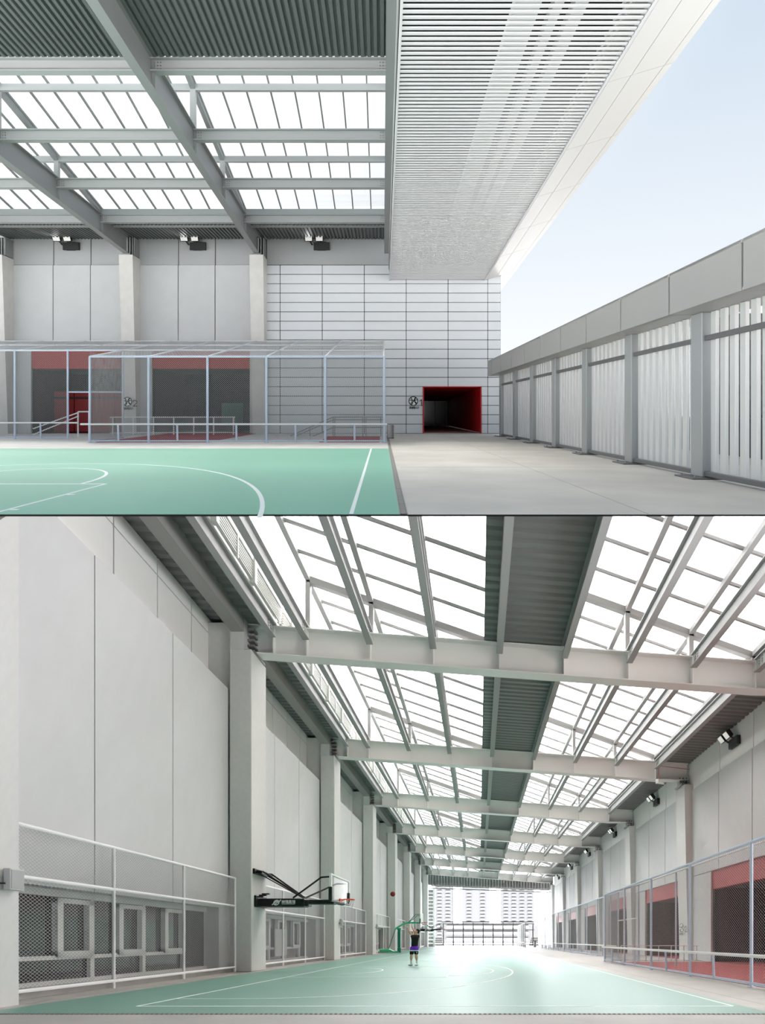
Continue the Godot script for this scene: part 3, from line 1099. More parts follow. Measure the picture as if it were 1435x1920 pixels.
func flood(label: String, at: Vector3, along: Vector3, out: Vector3, group: String) -> void:
	# bracket box on a wall with two tilted lamp heads
	var o := thing("floodlight", label, "floodlight", at, group)
	var up := Vector3(0, 1, 0)
	var s := S()
	s.obar(at - along * 0.55 + out * 0.13, at + along * 0.55 + out * 0.13, up * 0.26, out * 0.12)
	s.obar(at - along * 0.3 + out * 0.16, at + along * 0.3 + out * 0.16, up * 0.3, out * 0.05)
	part("bracket", s, mats.lamp_body, o)
	for k in [-0.87, -0.14]:
		var c: Vector3 = at + along * k + up * 0.52 + out * 0.5
		var face: Vector3 = (out * 0.75 - up * 0.55).normalized()
		var v: Vector3 = (up * 0.75 + out * 0.55).normalized()
		s = S()
		s.obar(c - along * 0.27, c + along * 0.27, v * 0.25, face * 0.09)
		s.obar(c - along * 0.05 - face * 0.05, at + along * (k + 0.2) + up * 0.1, along * 0.05, out * 0.05)
		for i in 5:
			var a: Vector3 = c - face * 0.14 + along * (-0.2 + 0.1 * i)
			s.obar(a - v * 0.22, a + v * 0.22, along * 0.015, face * 0.06)
		var h := part("lamp_head", s, mats.lamp_body, o)
		s = S()
		s.obar(c - along * 0.23 + face * 0.095, c + along * 0.23 + face * 0.095, v * 0.20, face * 0.01)
		part("lamp_lens", s, mats.lamp_face, h)
		if k > -0.5:
			continue
		var lt := SpotLight3D.new()  # weak spot added to go with the lens glow
		lt.name = named("lamp_light", o)
		o.add_child(lt, true)
		lt.position = s.w(c + face * 0.16) - o.position
		lt.light_energy = 1.0
		lt.light_size = 0.2
		lt.spot_angle = 65.0
		lt.spot_range = 120.0
		lt.spot_attenuation = 2.0
		lt.shadow_enabled = true
		var dir := (s.w(c + face) - s.w(c)).normalized()
		lt.basis = Basis.looking_at(dir, Vector3.UP)

func terrace_fittings() -> void:
	var g := "wall floodlights above the terrace court"
	flood("twin floodlight on the rear terrace wall above the recess beside the gateway", V(-21.5, 12.93, 51.71), V(1, 0, 0), V(0, 0, -1), g)
	flood("twin floodlight on the rear terrace wall above the wider recess", V(-12.75, 12.93, 51.71), V(1, 0, 0), V(0, 0, -1), g)
	flood("twin floodlight on the rear terrace wall over the metal cladding", V(-4.2, 12.93, 51.71), V(1, 0, 0), V(0, 0, -1), g)
	ball_sign("black and white basketball sign with number 1 beside the red tunnel", V(2.13, 2.24, 51.58), V(1, 0, 0), V(0, 0, -1), ONE)
	ball_sign("black and white basketball sign with number 2 on the concrete column behind the cage", V(-17.3, 2.18, 50.62), V(1, 0, 0), V(0, 0, -1), TWO)
	var o := thing("waste_bin", "brushed steel cylindrical waste bin at the cage corner on the terrace", "bin", V(0.45, 0, 42))
	var s := S()
	s.lathe(V(0.45, 0.03, 42), [[0.19, 0.0], [0.19, 0.62]], 20)
	part("body", s, mats.bin_steel, o)
	s = S()
	s.lathe(V(0.45, 0.0, 42), [[0.2, 0.0], [0.2, 0.03]], 20)
	part("base_ring", s, mats.black_paint, o)
	s = S()
	s.lathe(V(0.45, 0.65, 42), [[0.2, 0.0], [0.2, 0.06], [0.15, 0.12]], 20)
	part("lid", s, mats.bin_steel, o)

# ---------------------------------------------------------------- long hall: floor and court
const COLS := 8                      # columns stand at 14.8 + 20 n along the hall

func cap(d: float) -> float:
	# nothing of the hall may reach into the terrace slab above it
	return 0.707 * d - 0.72 if d > 16.0 else 0.567 * d + 1.55

func from_d(y: float) -> float:
	return (y + 0.78) / 0.7071

func beam_y(x: float) -> float:
	return 14.37 - 0.0722 * x        # underside of the hall's roof beams

func top_y(x: float) -> float:
	return beam_y(x) + 1.37

func hall_shell() -> void:
	var o := thing("floor", "pale grey concrete floor of the long lower hall along both sides of its court", "floor", V(0, 0, 40), "", "structure")
	var s := S()
	s.box(V(-14, -0.3, 0.8), V(22, 0, 230))  # its near end, below the camera, also keeps light out
	part("slab", s, mats.hall_floor, o)
	# unseen side walls beside and below the camera, added to keep out stray light
	for x in [-12.7, 16.2]:
		s = S()
		s.prism([V(x, 0, 1.5), V(x, cap(16.05) - 0.4, 16.05), V(x, 0, 16.05)], V(-0.4 if x < 0 else 0.4, 0, 0))
		part("side_wall", s, mats.hall_wall, o)
	for q in [[-10.62, 15.0, -10.62, 150.0], [6.6, 15.2, 6.6, 120.0]]:
		s = S()
		s.strip([Vector2(q[0], q[1]), Vector2(q[2], q[3])], 0.02, -0.01, 0.003)
		part("joint", s, mats.drain_steel, o)
	o = thing("floor_court", "long mint green basketball court with thin white lines in the lower hall", "court", V(-2, 0, 30), "", "structure")
	s = S()
	s.box(V(-10.16, 0, 15.12), V(5.96, 0.008, 158))
	part("surface", s, mats.hall_green, o)
	var W := 0.06
	for base in [36.0, 136.0, 96.0]:
		var a := []
		for k in 41:
			var t := -PI / 2 + PI * k / 40.0
			a.append(Vector2(-6.1 + 7.7 * cos(t), base + 17.1 * sin(t)))
		s = S()
		s.strip([Vector2(-7.67, base - 17.1), Vector2(-6.1, base - 17.1)] + a + [Vector2(-7.67, base + 17.1)], W * 1.2, 0.006, 0.013)
		part("line_marking", s, mats.line_white, o)
		s = S()
		s.strip([Vector2(-7.67, base - 6.2), Vector2(-1.3, base - 6.2), Vector2(-1.3, base + 5.2), Vector2(-7.67, base + 5.2)], W * 1.3, 0.006, 0.013)
		part("line_marking", s, mats.line_white, o)
		a = []
		for k in 21:
			var t := -PI / 2 + PI * k / 20.0
			a.append(Vector2(-6.1 + 1.42 * cos(t), base + 3.2 * sin(t)))
		s = S()
		s.strip(a, W, 0.006, 0.013)
		part("line_marking", s, mats.line_white, o)
		a = []
		for k in 21:
			var t := -PI / 2 + PI * k / 20.0
			a.append(Vector2(-1.3 + 2.0 * cos(t), base + 5.2 * sin(t)))
		s = S()
		s.strip(a, W, 0.006, 0.013)
		part("line_marking", s, mats.line_white, o)
	for q in [[-7.67, 16.75, 5.72, 16.75, 0.1], [-7.67, 16.75, -7.67, 156.0, 0.06], [5.72, 16.75, 5.72, 156.0, 0.06], [-7.67, 76.0, 5.72, 76.0, 0.1]]:
		s = S()
		s.strip([Vector2(q[0], q[1]), Vector2(q[2], q[3])], q[4], 0.006, 0.012)
		part("line_marking", s, mats.line_white, o)
	o = thing("trench_drain", "thin slotted steel drain across the front edge of the hall court", "drain", V(-2, 0, 15))
	s = S()
	s.box(V(-10.5, 0, 14.93), V(10.5, 0.006, 15.11))
	part("channel", s, mats.drain_steel, o)
	s = S()
	var x := -10.4
	while x < 10.4:
		s.box(V(x, 0.006, 14.96), V(x + 0.05, 0.010, 15.08))
		x += 0.1
	part("slots", s, mats.drain_dark, o, "stuff")

# ---------------------------------------------------------------- long hall: roof
const PURLINS := [-9.79, -8.2, -5.17, -2.16, 0.99, 4.07, 7.14, 10.2, 13.2]

func left_glass(x: float) -> float:
	return 19.0 - 0.35 * (x + 8.3)

func right_glass(x: float) -> float:
	return 18.56 - 0.357 * (x - 4.07)

func hall_roof() -> void:
	var s: Shape
	var o := thing("roof_frame", "pale grey steel roof frame of deep beams and lengthwise purlins over the long hall", "roof frame", V(0, 14, 36), "", "structure")
	for n in 7:
		var d := 35.95 + 20.0 * n
		s = S()
		var xa := -11.0
		var xb := 15.6
		s.ibeam(V(xa, top_y(xa), d), V(13.3, top_y(13.3), d), 1.37, 0.92, 0.05, 0.06)
		s.hexa([V(13.3, top_y(13.3) - 1.37, d - 0.46), V(13.3, top_y(13.3) - 1.37, d + 0.46), V(13.3, top_y(13.3) - 1.32, d + 0.46), V(13.3, top_y(13.3) - 1.32, d - 0.46),
			V(xb, top_y(xb) - 1.25, d - 0.46), V(xb, top_y(xb) - 1.25, d + 0.46), V(xb, top_y(xb) - 1.2, d + 0.46), V(xb, top_y(xb) - 1.2, d - 0.46)])
		s.box(V(13.3, top_y(13.3) - 1.34, d - 0.03), V(xb, top_y(xb) - 0.02, d + 0.03))
		s.bar(V(13.3, top_y(13.3) - 0.03, d), V(xb, top_y(xb) - 0.03, d), 0.92, 0.05)
		for x in PURLINS:
			s.box(V(x - 0.02, beam_y(x) + 0.05, d - 0.42), V(x + 0.02, top_y(x) - 0.05, d + 0.42))
		part("roof_beam", s, mats.hall_steel_lit, o)
	for n in 7:
		for x in PURLINS:
			var a := maxf(16.4 + 20.0 * n, from_d(top_y(x)))
			s = S()
			var y := top_y(x) + 0.02
			s.ibeam(V(x, y, a), V(x, y, 35.4 + 20.0 * n), 0.64, 0.30, 0.045, 0.035)
			part("purlin", s, mats.hall_steel, o)
			if n < 3:
				s = S()
				for sd in [-1, 1]:
					for b in 4:
						for e in 2:
							s.box(V(x + sd * 0.03, y - 0.5 + b * 0.12, 34.6 + 20.0 * n + e * 0.35), V(x + sd * 0.055, y - 0.45 + b * 0.12, 34.72 + 20.0 * n + e * 0.35))
				part("bolt", s, mats.hall_purlin, o, "stuff")
	# posts and sloping bars that carry the glass
	for n in 7:
		var d := 35.95 + 20.0 * n
		for x in [-8.2, -5.17, -2.16, 4.07, 7.14, 10.2, 13.2]:
			var yt := left_glass(x) if x < 0.5 else right_glass(x)
			s = S()
			s.box(V(x - 0.11, top_y(x), d - 0.2), V(x + 0.11, yt - 0.1, d + 0.2))
			part("post", s, mats.hall_steel, o)
		s = S()
		s.bar(V(-8.25, left_glass(-8.25) - 0.17, d), V(0.3, left_glass(0.3) - 0.17, d), 0.4, 0.28)
		part("sloped_bar", s, mats.hall_steel, o)
		s = S()
		s.bar(V(4.0, right_glass(4.0) - 0.17, d), V(13.5, right_glass(13.5) - 0.17, d), 0.4, 0.28)
		part("sloped_bar", s, mats.hall_steel, o)
	for x in [-8.2, -5.17, -2.16, 4.07, 7.14, 10.2, 13.2]:
		var yt := left_glass(x) if x < 0.5 else right_glass(x)
		for n in 7:
			var a := maxf(16.2 + 20.0 * n, from_d(yt))
			s = S()
			s.bar(V(x, yt - 0.13, a), V(x, yt - 0.13, 35.7 + 20.0 * n), 0.24, 0.24)
			part("glazing_rail", s, mats.hall_steel, o)

	# glass: two mono-pitch skylights with bars every 2.5
	for side in 2:
		var lab: String = ["long mono-pitch glass skylight between the tall window-side wall and the dark ridge deck", "long mono-pitch glass skylight between the dark ridge deck and the red recess wall"][side]
		o = thing("skylight", lab, "skylight", V(-4 if side == 0 else 9, 16, 36), "", "structure")
		var xs := [-8.25, -5.17, -2.16, 0.28] if side == 0 else [4.05, 7.14, 10.2, 13.5]
		var k := 0
		while k < 56:
			var d := 16.0 + 2.5 * k
			k += 1
			for i in 3:
				var x0: float = xs[i]
				var x1: float = xs[i + 1]
				var y0 := left_glass(x0) if side == 0 else right_glass(x0)
				var y1 := left_glass(x1) if side == 0 else right_glass(x1)
				if d < from_d(y0):
					continue
				s = S()
				s.hexa([V(x0 + 0.05, y0 + 0.06, d + 0.1), V(x1 - 0.05, y1 + 0.06, d + 0.1), V(x1 - 0.05, y1 + 0.075, d + 0.1), V(x0 + 0.05, y0 + 0.075, d + 0.1),
					V(x0 + 0.05, y0 + 0.06, d + 2.4), V(x1 - 0.05, y1 + 0.06, d + 2.4), V(x1 - 0.05, y1 + 0.075, d + 2.4), V(x0 + 0.05, y0 + 0.075, d + 2.4)])
				part("pane", s, mats.pane, o)
			if d > from_d(left_glass(-8.25)) or (side == 1 and d > from_d(right_glass(4.0))):
				s = S()
				var a: float = xs[0]
				var b: float = xs[3]
				var ya := left_glass(a) if side == 0 else right_glass(a)
				var yb := left_glass(b) if side == 0 else right_glass(b)
				s.bar(V(a, ya + 0.02, d), V(b, yb + 0.02, d), 0.14, 0.13)
				part("glazing_bar", s, mats.hall_steel, o)
		# upright glass on the high side
		for n in 28:
			var d := 16.0 + 5.0 * n
			var x := -9.4 if side == 0 else 4.07
			var lo := 17.5 if side == 0 else top_y(4.07) + 0.1
			var hi := 18.9 if side == 0 else 18.35
			if d < from_d(hi):
				continue
			s = S()
			if side == 0:
				s.hexa([V(x, lo, d + 0.1), V(x + 0.015, lo, d + 0.1), V(x + 1.1, hi, d + 0.1), V(x + 1.085, hi, d + 0.1), V(x, lo, d + 4.9), V(x + 0.015, lo, d + 4.9), V(x + 1.1, hi, d + 4.9), V(x + 1.085, hi, d + 4.9)])
			else:
				s.box(V(x + 0.13, lo, d + 0.1), V(x + 0.145, hi, d + 4.9))
			part("pane", s, mats.pane, o)

	o = thing("ceiling", "dark profiled steel deck along the ridge between the two skylights of the long hall", "ceiling", V(2, 15.8, 36), "", "structure")
	for n in 7:
		var a := maxf(16.0 + 20.0 * n, from_d(16.0))
		var b := 36.0 + 20.0 * n
		s = S()
		s.deck(V(0.25, top_y(0.25) + 0.16, a), V(4.0, -0.2885, 0), V(0, 0, b - a), 0.66, 0.11)
		part("deck_sheet", s, mats.hall_deck, o)
	o = thing("ceiling", "dark profiled steel deck strip over the floodlights of the red recess wall", "ceiling", V(14.5, 14.7, 36), "", "structure")
	for n in 7:
		var a := maxf(16.0 + 20.0 * n, from_d(15.2))
		var b := 36.0 + 20.0 * n
		s = S()
		s.deck(V(13.3, top_y(13.3) + 0.14, a), V(2.9, -0.21, 0), V(0, 0, b - a), 0.66, 0.11)
		part("deck_sheet", s, mats.hall_deck, o)
	o = thing("ceiling", "narrow profiled steel deck strip beside the concrete edge beam of the window-side wall", "ceiling", V(-10.4, 16.6, 36), "", "structure")
	for n in 7:
		var a := maxf(16.0 + 20.0 * n, from_d(16.9))
		var b := 36.0 + 20.0 * n
		s = S()
		s.deck(V(-13.3, 16.75, a), V(3.5, -0.15, 0), V(0, 0, b - a), 0.66, 0.11)
		part("deck_sheet", s, mats.hall_deck, o)

	# low louvred clerestory on the window side
	o = thing("louver_clerestory", "low white louvred clerestory running above the window-side gutter of the long hall", "louver", V(-9.5, 16.5, 36))
	for n in 7:
		var a := maxf(16.2 + 20.0 * n, from_d(17.6))
		var b := 35.8 + 20.0 * n
		s = S()
		s.bar(V(-9.5, 17.45, a), V(-9.5, 17.45, b), 0.16, 0.2)
		part("rail", s, mats.frame_white, o)
		s = S()
		s.bar(V(-9.62, 16.5, a), V(-9.62, 16.5, b), 0.1, 0.14)
		part("rail", s, mats.frame_white, o)
		s = S()
		for q in 6:
			s.bar(V(-9.52, 16.66 + 0.12 * q, a), V(-9.52, 16.66 + 0.12 * q, b), 0.1, 0.04)
		part("blade", s, mats.frame_white, o, "stuff")
		s = S()
		s.box(V(-9.78, 16.5, a), V(-9.72, 17.5, b))
		part("back_panel", s, mats.hall_deck, o)
		var d := b - 4.4
		while d > a:
			s = S()
			s.box(V(-9.56, 16.45, d - 0.16), V(-9.36, 17.55, d + 0.16))
			part("post", s, mats.frame_white, o)
			if d - 2.2 > a:
				s = S()
				s.box(V(-9.50, 16.45, d - 2.2), V(-9.42, 17.5, d - 2.1))
				part("post", s, mats.frame_white, o)
			d -= 4.6

# ---------------------------------------------------------------- long hall: window side
func wall_sheet(x: float, thick: float, d0: float, d1: float, y0: float, y1: float):
	# a wall panel whose top is cut by the terrace slab where it would reach it
	var s := S()
	d0 = maxf(d0, (y0 + 0.9) / 0.707) if cap(d0) < y0 + 0.1 else d0
	if d0 > d1 - 0.2:
		return null
	var pts := [V(x, y0, d0)]
	if cap(d0) < y1:
		pts.append(V(x, cap(d0), d0))
		var e := (y1 + 0.72) / 0.707
		if e < d1:
			pts.append(V(x, y1, e))
			pts.append(V(x, y1, d1))
		else:
			pts.append(V(x, cap(d1), d1))
	else:
		pts.append(V(x, y1, d0))
		pts.append(V(x, y1, d1))
	pts.append(V(x, y0, d1))
	s.prism(pts, V(thick, 0, 0))
	return s

func hall_left() -> void:
	var s: Shape
	var ord := ["first", "second", "third", "fourth", "fifth", "sixth", "seventh", "eighth"]
	var o := thing("wall_left", "tall off-white window-side wall in two layers of jointed panels", "wall", V(-12, 0, 36), "", "structure")
	s = S()
	s.prism([V(-13.0, 2.95, 14.8), V(-13.0, cap(14.8), 14.8), V(-13.0, cap(16.05) - 0.3, 16.05), V(-13.0, 17.0, 25.5), V(-13.0, 17.0, 160), V(-13.0, 2.95, 160)], V(-0.3, 0, 0))
	part("backing", s, mats.joint, o)
	for n in 7:
		var a := 17.2 + 20.0 * n
		var cuts := [a - 0.6, a + 5.5, a + 11.3, a + 17.6]
		for i in 3:
			s = wall_sheet(-11.68, -1.25, cuts[i] + 0.03, cuts[i + 1] - 0.03, 2.95, 13.2)
			part("wall_panel", s, mats.hall_wall, o)
		cuts = [a - 1.0, a + 1.7, a + 5.25, a + 8.76, a + 12.3, a + 15.8, a + 18.6]
		for i in 6:
			s = wall_sheet(-12.7, -0.4, cuts[i] + 0.05, cuts[i + 1] - 0.05, 12.0, 15.88)
			if s:
				part("wall_panel", s, mats.hall_wall_upper, o)
			s = wall_sheet(-12.7, -0.4, cuts[i] + 0.05, cuts[i + 1] - 0.05, 15.93, 16.6)
			if s:
				part("wall_panel", s, mats.hall_wall_upper, o)
		# plinth and end return under the panels
		s = S()
		s.box(V(-12.6, 0, a - 0.6), V(-11.45, 0.2, a + 17.7))
		part("plinth", s, mats.hall_floor, o)
		s = S()
		s.box(V(-12.6, 0.2, a + 16.4), V(-11.7, 2.95, a + 17.7))
		part("wall_panel", s, mats.hall_wall, o)

	o = thing("wall_edge_beam", "grey concrete edge beam along the top of the window-side wall", "edge beam", V(-11.2, 15.9, 36), "", "structure")
	for n in 7:
		var b := 37.0 + 20.0 * n
		s = S()
		var a := maxf(17.0 + 20.0 * n, from_d(16.6))
		if n == 0:
			s.prism([V(-11.55, 15.87, from_d(15.9)), V(-11.55, 16.6, a), V(-11.55, 16.6, b), V(-11.55, 15.87, b)], V(0.6, 0, 0))
		else:
			s.box(V(-11.55, 15.87, a), V(-10.95, 16.6, b))
		part("beam", s, mats.hall_concrete_beam, o)

	for n in COLS:
		var d := 14.8 + 20.0 * n
		var lab: String = ["square off-white column at the front edge of the window side, with a grey speaker box", "square off-white column that carries the nearer black wall hoop", "third square off-white column from the front on the window side", "fourth square off-white column from the front on the window side", "fifth square off-white column from the front on the window side", "sixth square off-white column from the front on the window side", "seventh square off-white column from the front on the window side, bearing the distant black hoop", "last square off-white column of the window side next to the grey vent wall"][n]
		o = thing("column", lab, "column", V(-11.2, 0, d), "", "structure")
		if n == 0:
			s = S()
			s.prism([V(-12.7, 0, d), V(-12.7, cap(d), d), V(-12.7, cap(16.05) - 0.3, 16.05), V(-12.7, cap(17.2), 17.2), V(-12.7, 0, 17.2)], V(2.1, 0, 0))
		else:
			s = S()
			s.cbox(V(-11.62, 0, d), V(-10.6, 15.05 if n > 0 else 9.0, d + 2.4), 0.03)
			s.cbox(V(-13.0, 0, d + 0.25), V(-11.55, 16.4, d + 2.2), 0.02)
			s.box(V(-11.6, 15.0, d + 0.02), V(-10.95, 16.5, d + 2.38))
		part("shaft", s, mats.hall_column, o)
		if n > 0:
			s = S()
			for q in 5:
				s.box(V(-10.94, 15.1 + 0.26 * q, d + 0.5), V(-10.62, 15.2 + 0.26 * q, d + 1.9))
			s.box(V(-10.95, 15.02, d + 0.3), V(-10.55, 15.12, d + 2.1))
			part("steel_bracket", s, mats.hall_purlin, o)

	# windows in the recess under the panels
	for n in 7:
		var a := 17.2 + 20.0 * n
		o = thing("window", "%s window band counted from the hall's front, dark glass in white frames behind mesh" % ord[n], "window", V(-12.3, 0.2, a + 8), "", "structure")
		o.name = "window_%d" % (n + 1)
		s = S()
		s.box(V(-12.45, 0.22, a - 0.4), V(-12.38, 2.85, a + 16.4))
		part("pane", s, mats.dark_glass, o)
		s = S()
		s.box(V(-12.36, 0.2, a - 0.4), V(-12.24, 0.32, a + 16.4))
		s.box(V(-12.36, 2.75, a - 0.4), V(-12.24, 2.95, a + 16.4))
		s.box(V(-12.36, 0.92, a - 0.4), V(-12.24, 1.04, a + 13.8))
		for q in [6.45, 10.1, 13.8]:
			s.box(V(-12.36, 0.3, a + q - 0.12), V(-12.24, 2.8, a + q + 0.12))
		part("frame", s, mats.frame_white, o)
		for q in [[4.4, 6.45], [8.1, 10.1], [11.8, 13.8]]:
			s = S()
			var e := 0.3
			s.box(V(-12.36, 1.0, a + q[0]), V(-12.18, 2.72, a + q[0] + e))
			s.box(V(-12.36, 1.0, a + q[1] - e), V(-12.18, 2.72, a + q[1]))
			s.box(V(-12.36, 1.0, a + q[0]), V(-12.18, 1.16, a + q[1]))
			s.box(V(-12.36, 2.58, a + q[0]), V(-12.18, 2.72, a + q[1]))
			part("sash", s, mats.frame_white, o)
		o = thing("window_fence", "%s chain-link guard counted from the hall's front, white tubes before the windows" % ord[n], "fence", V(-11.3, 0, a + 8), "chain-link guards before the windows")
		for q in [0.05, 5.9, 11.4, 17.4]:
			s = S()
			s.tube([V(-11.3, 0, a + q), V(-11.3, 4.35, a + q)], 0.055)
			part("post", s, mats.fence_white, o)
		for q in [0.23, 3.06, 4.35]:
			s = S()
			s.tube([V(-11.3, q, a + 0.05), V(-11.3, q, a + 17.4)], 0.05)
			part("rail", s, mats.fence_white, o)
		if n < 3:
			for q in [[0.0, 5.9], [5.9, 11.4], [11.4, 17.4]]:
				s = S()
				s.wires(V(-11.33, 0.24, a + q[0]), V(0, 0, 1), V(0, 1, 0), q[1] - q[0], 4.1, 0.19, 0.092, 0.0055)
				part("chain_link", s, mats.wire_white, o, "stuff")
	# a notice behind the second window
	o = thing("notice_board", "pale notice board standing inside the second window", "notice board", V(-12.3, 0.4, 46))
	s = S()
	s.cbox(V(-12.2, 0.5, 44.5), V(-12.12, 2.15, 47.2), 0.02)
	part("board", s, mats.speaker_grey, o)
	s = S()
	for q in 3:
		s.box(V(-12.12, 1.5 + q * 0.2, 45.0), V(-12.115, 1.58 + q * 0.2, 46.6))
	part("print", s, mats.paint_wall, o)

	for q in [[0, 16.54, "grey speaker box on the square column at the front of the window side"], [2, 56.6, "small grey box on the third square column of the window side"], [3, 76.5, "small grey box on the fourth square column of the window side"]]:
		o = thing("wall_speaker", q[2], "speaker", V(-10.6, 2.6, q[1]), "boxes on the window-side columns")
		s = S()
		s.cbox(V(-10.54, 2.61, q[1]), V(-10.38, 3.09, q[1] + 0.52), 0.015)
		part("body", s, mats.speaker_grey, o)
		s = S()
		s.cbox(V(-10.385, 2.64, q[1] + 0.03), V(-10.37, 3.06, q[1] + 0.49), 0.005)
		part("grille", s, mats.wall_shade_grey, o)
		s = S()
		s.tube([V(-10.62, 2.75, q[1] - 0.05), V(-10.5, 2.75, q[1] - 0.05), V(-10.5, 2.75, q[1] + 0.05)], 0.02, 6)
		part("cable_gland", s, mats.black_paint, o)

# ---------------------------------------------------------------- long hall: side with the red recesses
func hall_right() -> void:
	var s: Shape
	var X := 15.68
	var o := thing("wall_right", "grey panelled wall with tapered columns and red-headed recesses along the hall's cage side", "wall", V(16, 0, 50), "", "structure")
	for n in range(0, 7):
		var a := 17.2 + 20.0 * n
		var y_hi := 14.75
		if n == 0:
			a = 24.0
			s = wall_sheet(X + 0.15, 0.5, 24.0, 36.0, 0, 14.7)
			part("wall_panel", s, mats.hall_wall_upper, o)
			continue
		var b := a + 17.6
		s = S()
		s.box(V(X + 0.14, 6.15, a - 1.3), V(X + 0.6, y_hi, b + 1.3))
		s.box(V(X + 0.14, 0, a - 1.3), V(X + 0.6, 6.2, a + 1.2))
		s.box(V(X + 0.14, 0, a + 13.2), V(X + 0.6, 6.2, b + 1.3))
		part("backing", s, mats.joint, o)
		var cuts := [a - 1.2, a + 5.6, a + 11.6, b + 1.2]
		for i in 3:
			s = S()
			s.cbox(V(X, 6.13, cuts[i] + 0.05), V(X + 0.3, 12.5, cuts[i + 1] - 0.05), 0.02)
			part("wall_panel", s, mats.hall_wall, o)
			s = S()
			s.cbox(V(X + 0.08, 12.52, cuts[i] + 0.05), V(X + 0.3, y_hi, cuts[i + 1] - 0.05), 0.02)
			part("wall_panel", s, mats.hall_wall_upper, o)
		for q in [[a - 1.2, a + 1.2], [a + 13.2, b + 1.2]]:
			s = S()
			s.cbox(V(X, 0, q[0]), V(X + 0.3, 6.1, q[1]), 0.02)
			part("wall_panel", s, mats.hall_wall, o)
		s = S()
		s.box(V(X + 0.1, 4.9, a + 1.2), V(X + 0.5, 6.13, a + 13.2))
		part("red_lintel", s, mats.red_lintel, o)
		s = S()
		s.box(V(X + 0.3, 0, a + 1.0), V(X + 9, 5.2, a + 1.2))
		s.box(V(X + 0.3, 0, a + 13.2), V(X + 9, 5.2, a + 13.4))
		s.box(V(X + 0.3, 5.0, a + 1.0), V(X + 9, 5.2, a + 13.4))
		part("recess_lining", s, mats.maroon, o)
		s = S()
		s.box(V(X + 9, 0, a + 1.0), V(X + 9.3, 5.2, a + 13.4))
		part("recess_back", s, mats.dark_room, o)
		s = S()
		s.box(V(X + 0.1, 0, a + 1.2), V(X + 9, 0.02, a + 13.2))
		part("recess_floor", s, mats.red_floor, o)
	var where := ["", "tapered grey column with the number 2 ball sign beside the hall cage", "second tapered grey column along the hall's cage side, next after the number 2 sign", "third tapered grey column along the hall's cage side, counting from the number 2 sign", "fourth tapered grey column along the hall's cage side, counting from the number 2 sign", "fifth tapered grey column along the hall's cage side, counting from the number 2 sign", "sixth tapered grey column along the hall's cage side, counting from the number 2 sign", "last tapered grey column at the far end of the cage side"]
	for n in range(2, COLS):
		var d := 14.8 + 20.0 * n
		o = thing("column", where[n - 1], "column", V(15.4, 0, d + 1), "", "structure")
		s = S()
		s.hexa([V(15.38, 0, d), V(X + 0.25, 0, d), V(X + 0.25, 0, d + 2.4), V(15.38, 0, d + 2.4), V(15.1, 12.9, d), V(X + 0.25, 12.9, d), V(X + 0.25, 12.9, d + 2.4), V(15.1, 12.9, d + 2.4)])
		part("shaft", s, mats.hall_column, o)
		s = S()
		s.box(V(14.95, 12.9, d + 0.3), V(15.6, 13.02, d + 2.1))
		for q in [0.0, 0.25, 0.5]:
			s.box(V(15.0 + q, 13.0, d + 0.9), V(15.06 + q, 13.6, d + 1.6))
		part("steel_bearing", s, mats.hall_purlin, o)
	var fw := ["first floodlight pair on the hall's cage side, above the number 2 column bay", "second twin floodlight along the hall's cage side, counting from the front", "third twin floodlight along the hall's cage side, counting from the front", "fourth twin floodlight along the hall's cage side, counting from the front", "fifth twin floodlight along the hall's cage side, counting from the front", "last twin floodlight at the far end of the hall's cage side"]
	for n in 6:
		flood(fw[n], V(X + 0.07, 13.55, 45.6 + 20.0 * n), V(0, 0, -1.35), V(-1, 0, 0), "floodlights along the hall wall")
	ball_sign("black and white basketball sign with number 2 on the tapered hall column", V(15.32, 2.4, 56.35), V(0, 0, -2.2), V(-0.3, 0, 0), TWO)
	ball_sign("black and white basketball sign on the farther tapered hall column", V(15.32, 2.4, 116.35), V(0, 0, -2.2), V(-0.3, 0, 0), TWO)

	# security camera hanging from the second roof beam
	o = thing("security_camera", "white security camera hanging on a pink conduit under the second roof beam", "camera", V(13.24, 13.1, 55.9))
	s = S()
	s.tube([V(15.6, 14.1, 55.2), V(13.3, 14.35, 55.2), V(13.3, 13.35, 55.2)], 0.035, 6)
	part("conduit", s, mats.pink_pipe, o)
	s = S()
	s.tube([V(13.24, 13.35, 55.2), V(13.24, 13.05, 55.2)], 0.16, 10)
	s.tube([V(13.24, 13.1, 55.2), V(13.62, 12.98, 54.9)], 0.08, 8)
	part("housing", s, mats.cloth_white, o)

	# cage fences
	o = thing("wire_cage", "tall pale blue chain-link cage front with handrail along the court, cage side of the hall", "cage", V(8.6, 0, 30))
	fence_run(o, 8.6, 50.9, 14.0, 4.58, mats.fence_blue, true)
	# return of the cage at its gateway
	for q in [[4.58, 5.3, 0.045], [0.12, 0.12, 0.04]]:
		s = S()
		s.tube([V(8.6, q[0], 50.9), V(11.05, q[1], 50.9)], q[2])
		part("rail", s, mats.fence_blue, o)
	s = S()
	s.wires(V(8.6, 0.12, 50.9), V(1, 0, 0), V(0, 1, 0), 2.45, 4.6, 0.1, 0.1, 0.005)
	part("chain_link", s, mats.wire_white, o, "stuff")
	for d in [41.8, 51.6, 59.1]:
		s = S()
		s.tube([V(11.05, 0, d), V(11.05, 5.3, d)], 0.06)
		part("post", s, mats.fence_blue, o)
	s = S()
	s.tube([V(11.05, 3.0, 51.6), V(11.05, 3.0, 59.1)], 0.05)
	part("rail", s, mats.fence_white, o)
	s = S()
	s.tube([V(11.05, 5.3, 24.5), V(11.05, 5.3, 59.1)], 0.05)
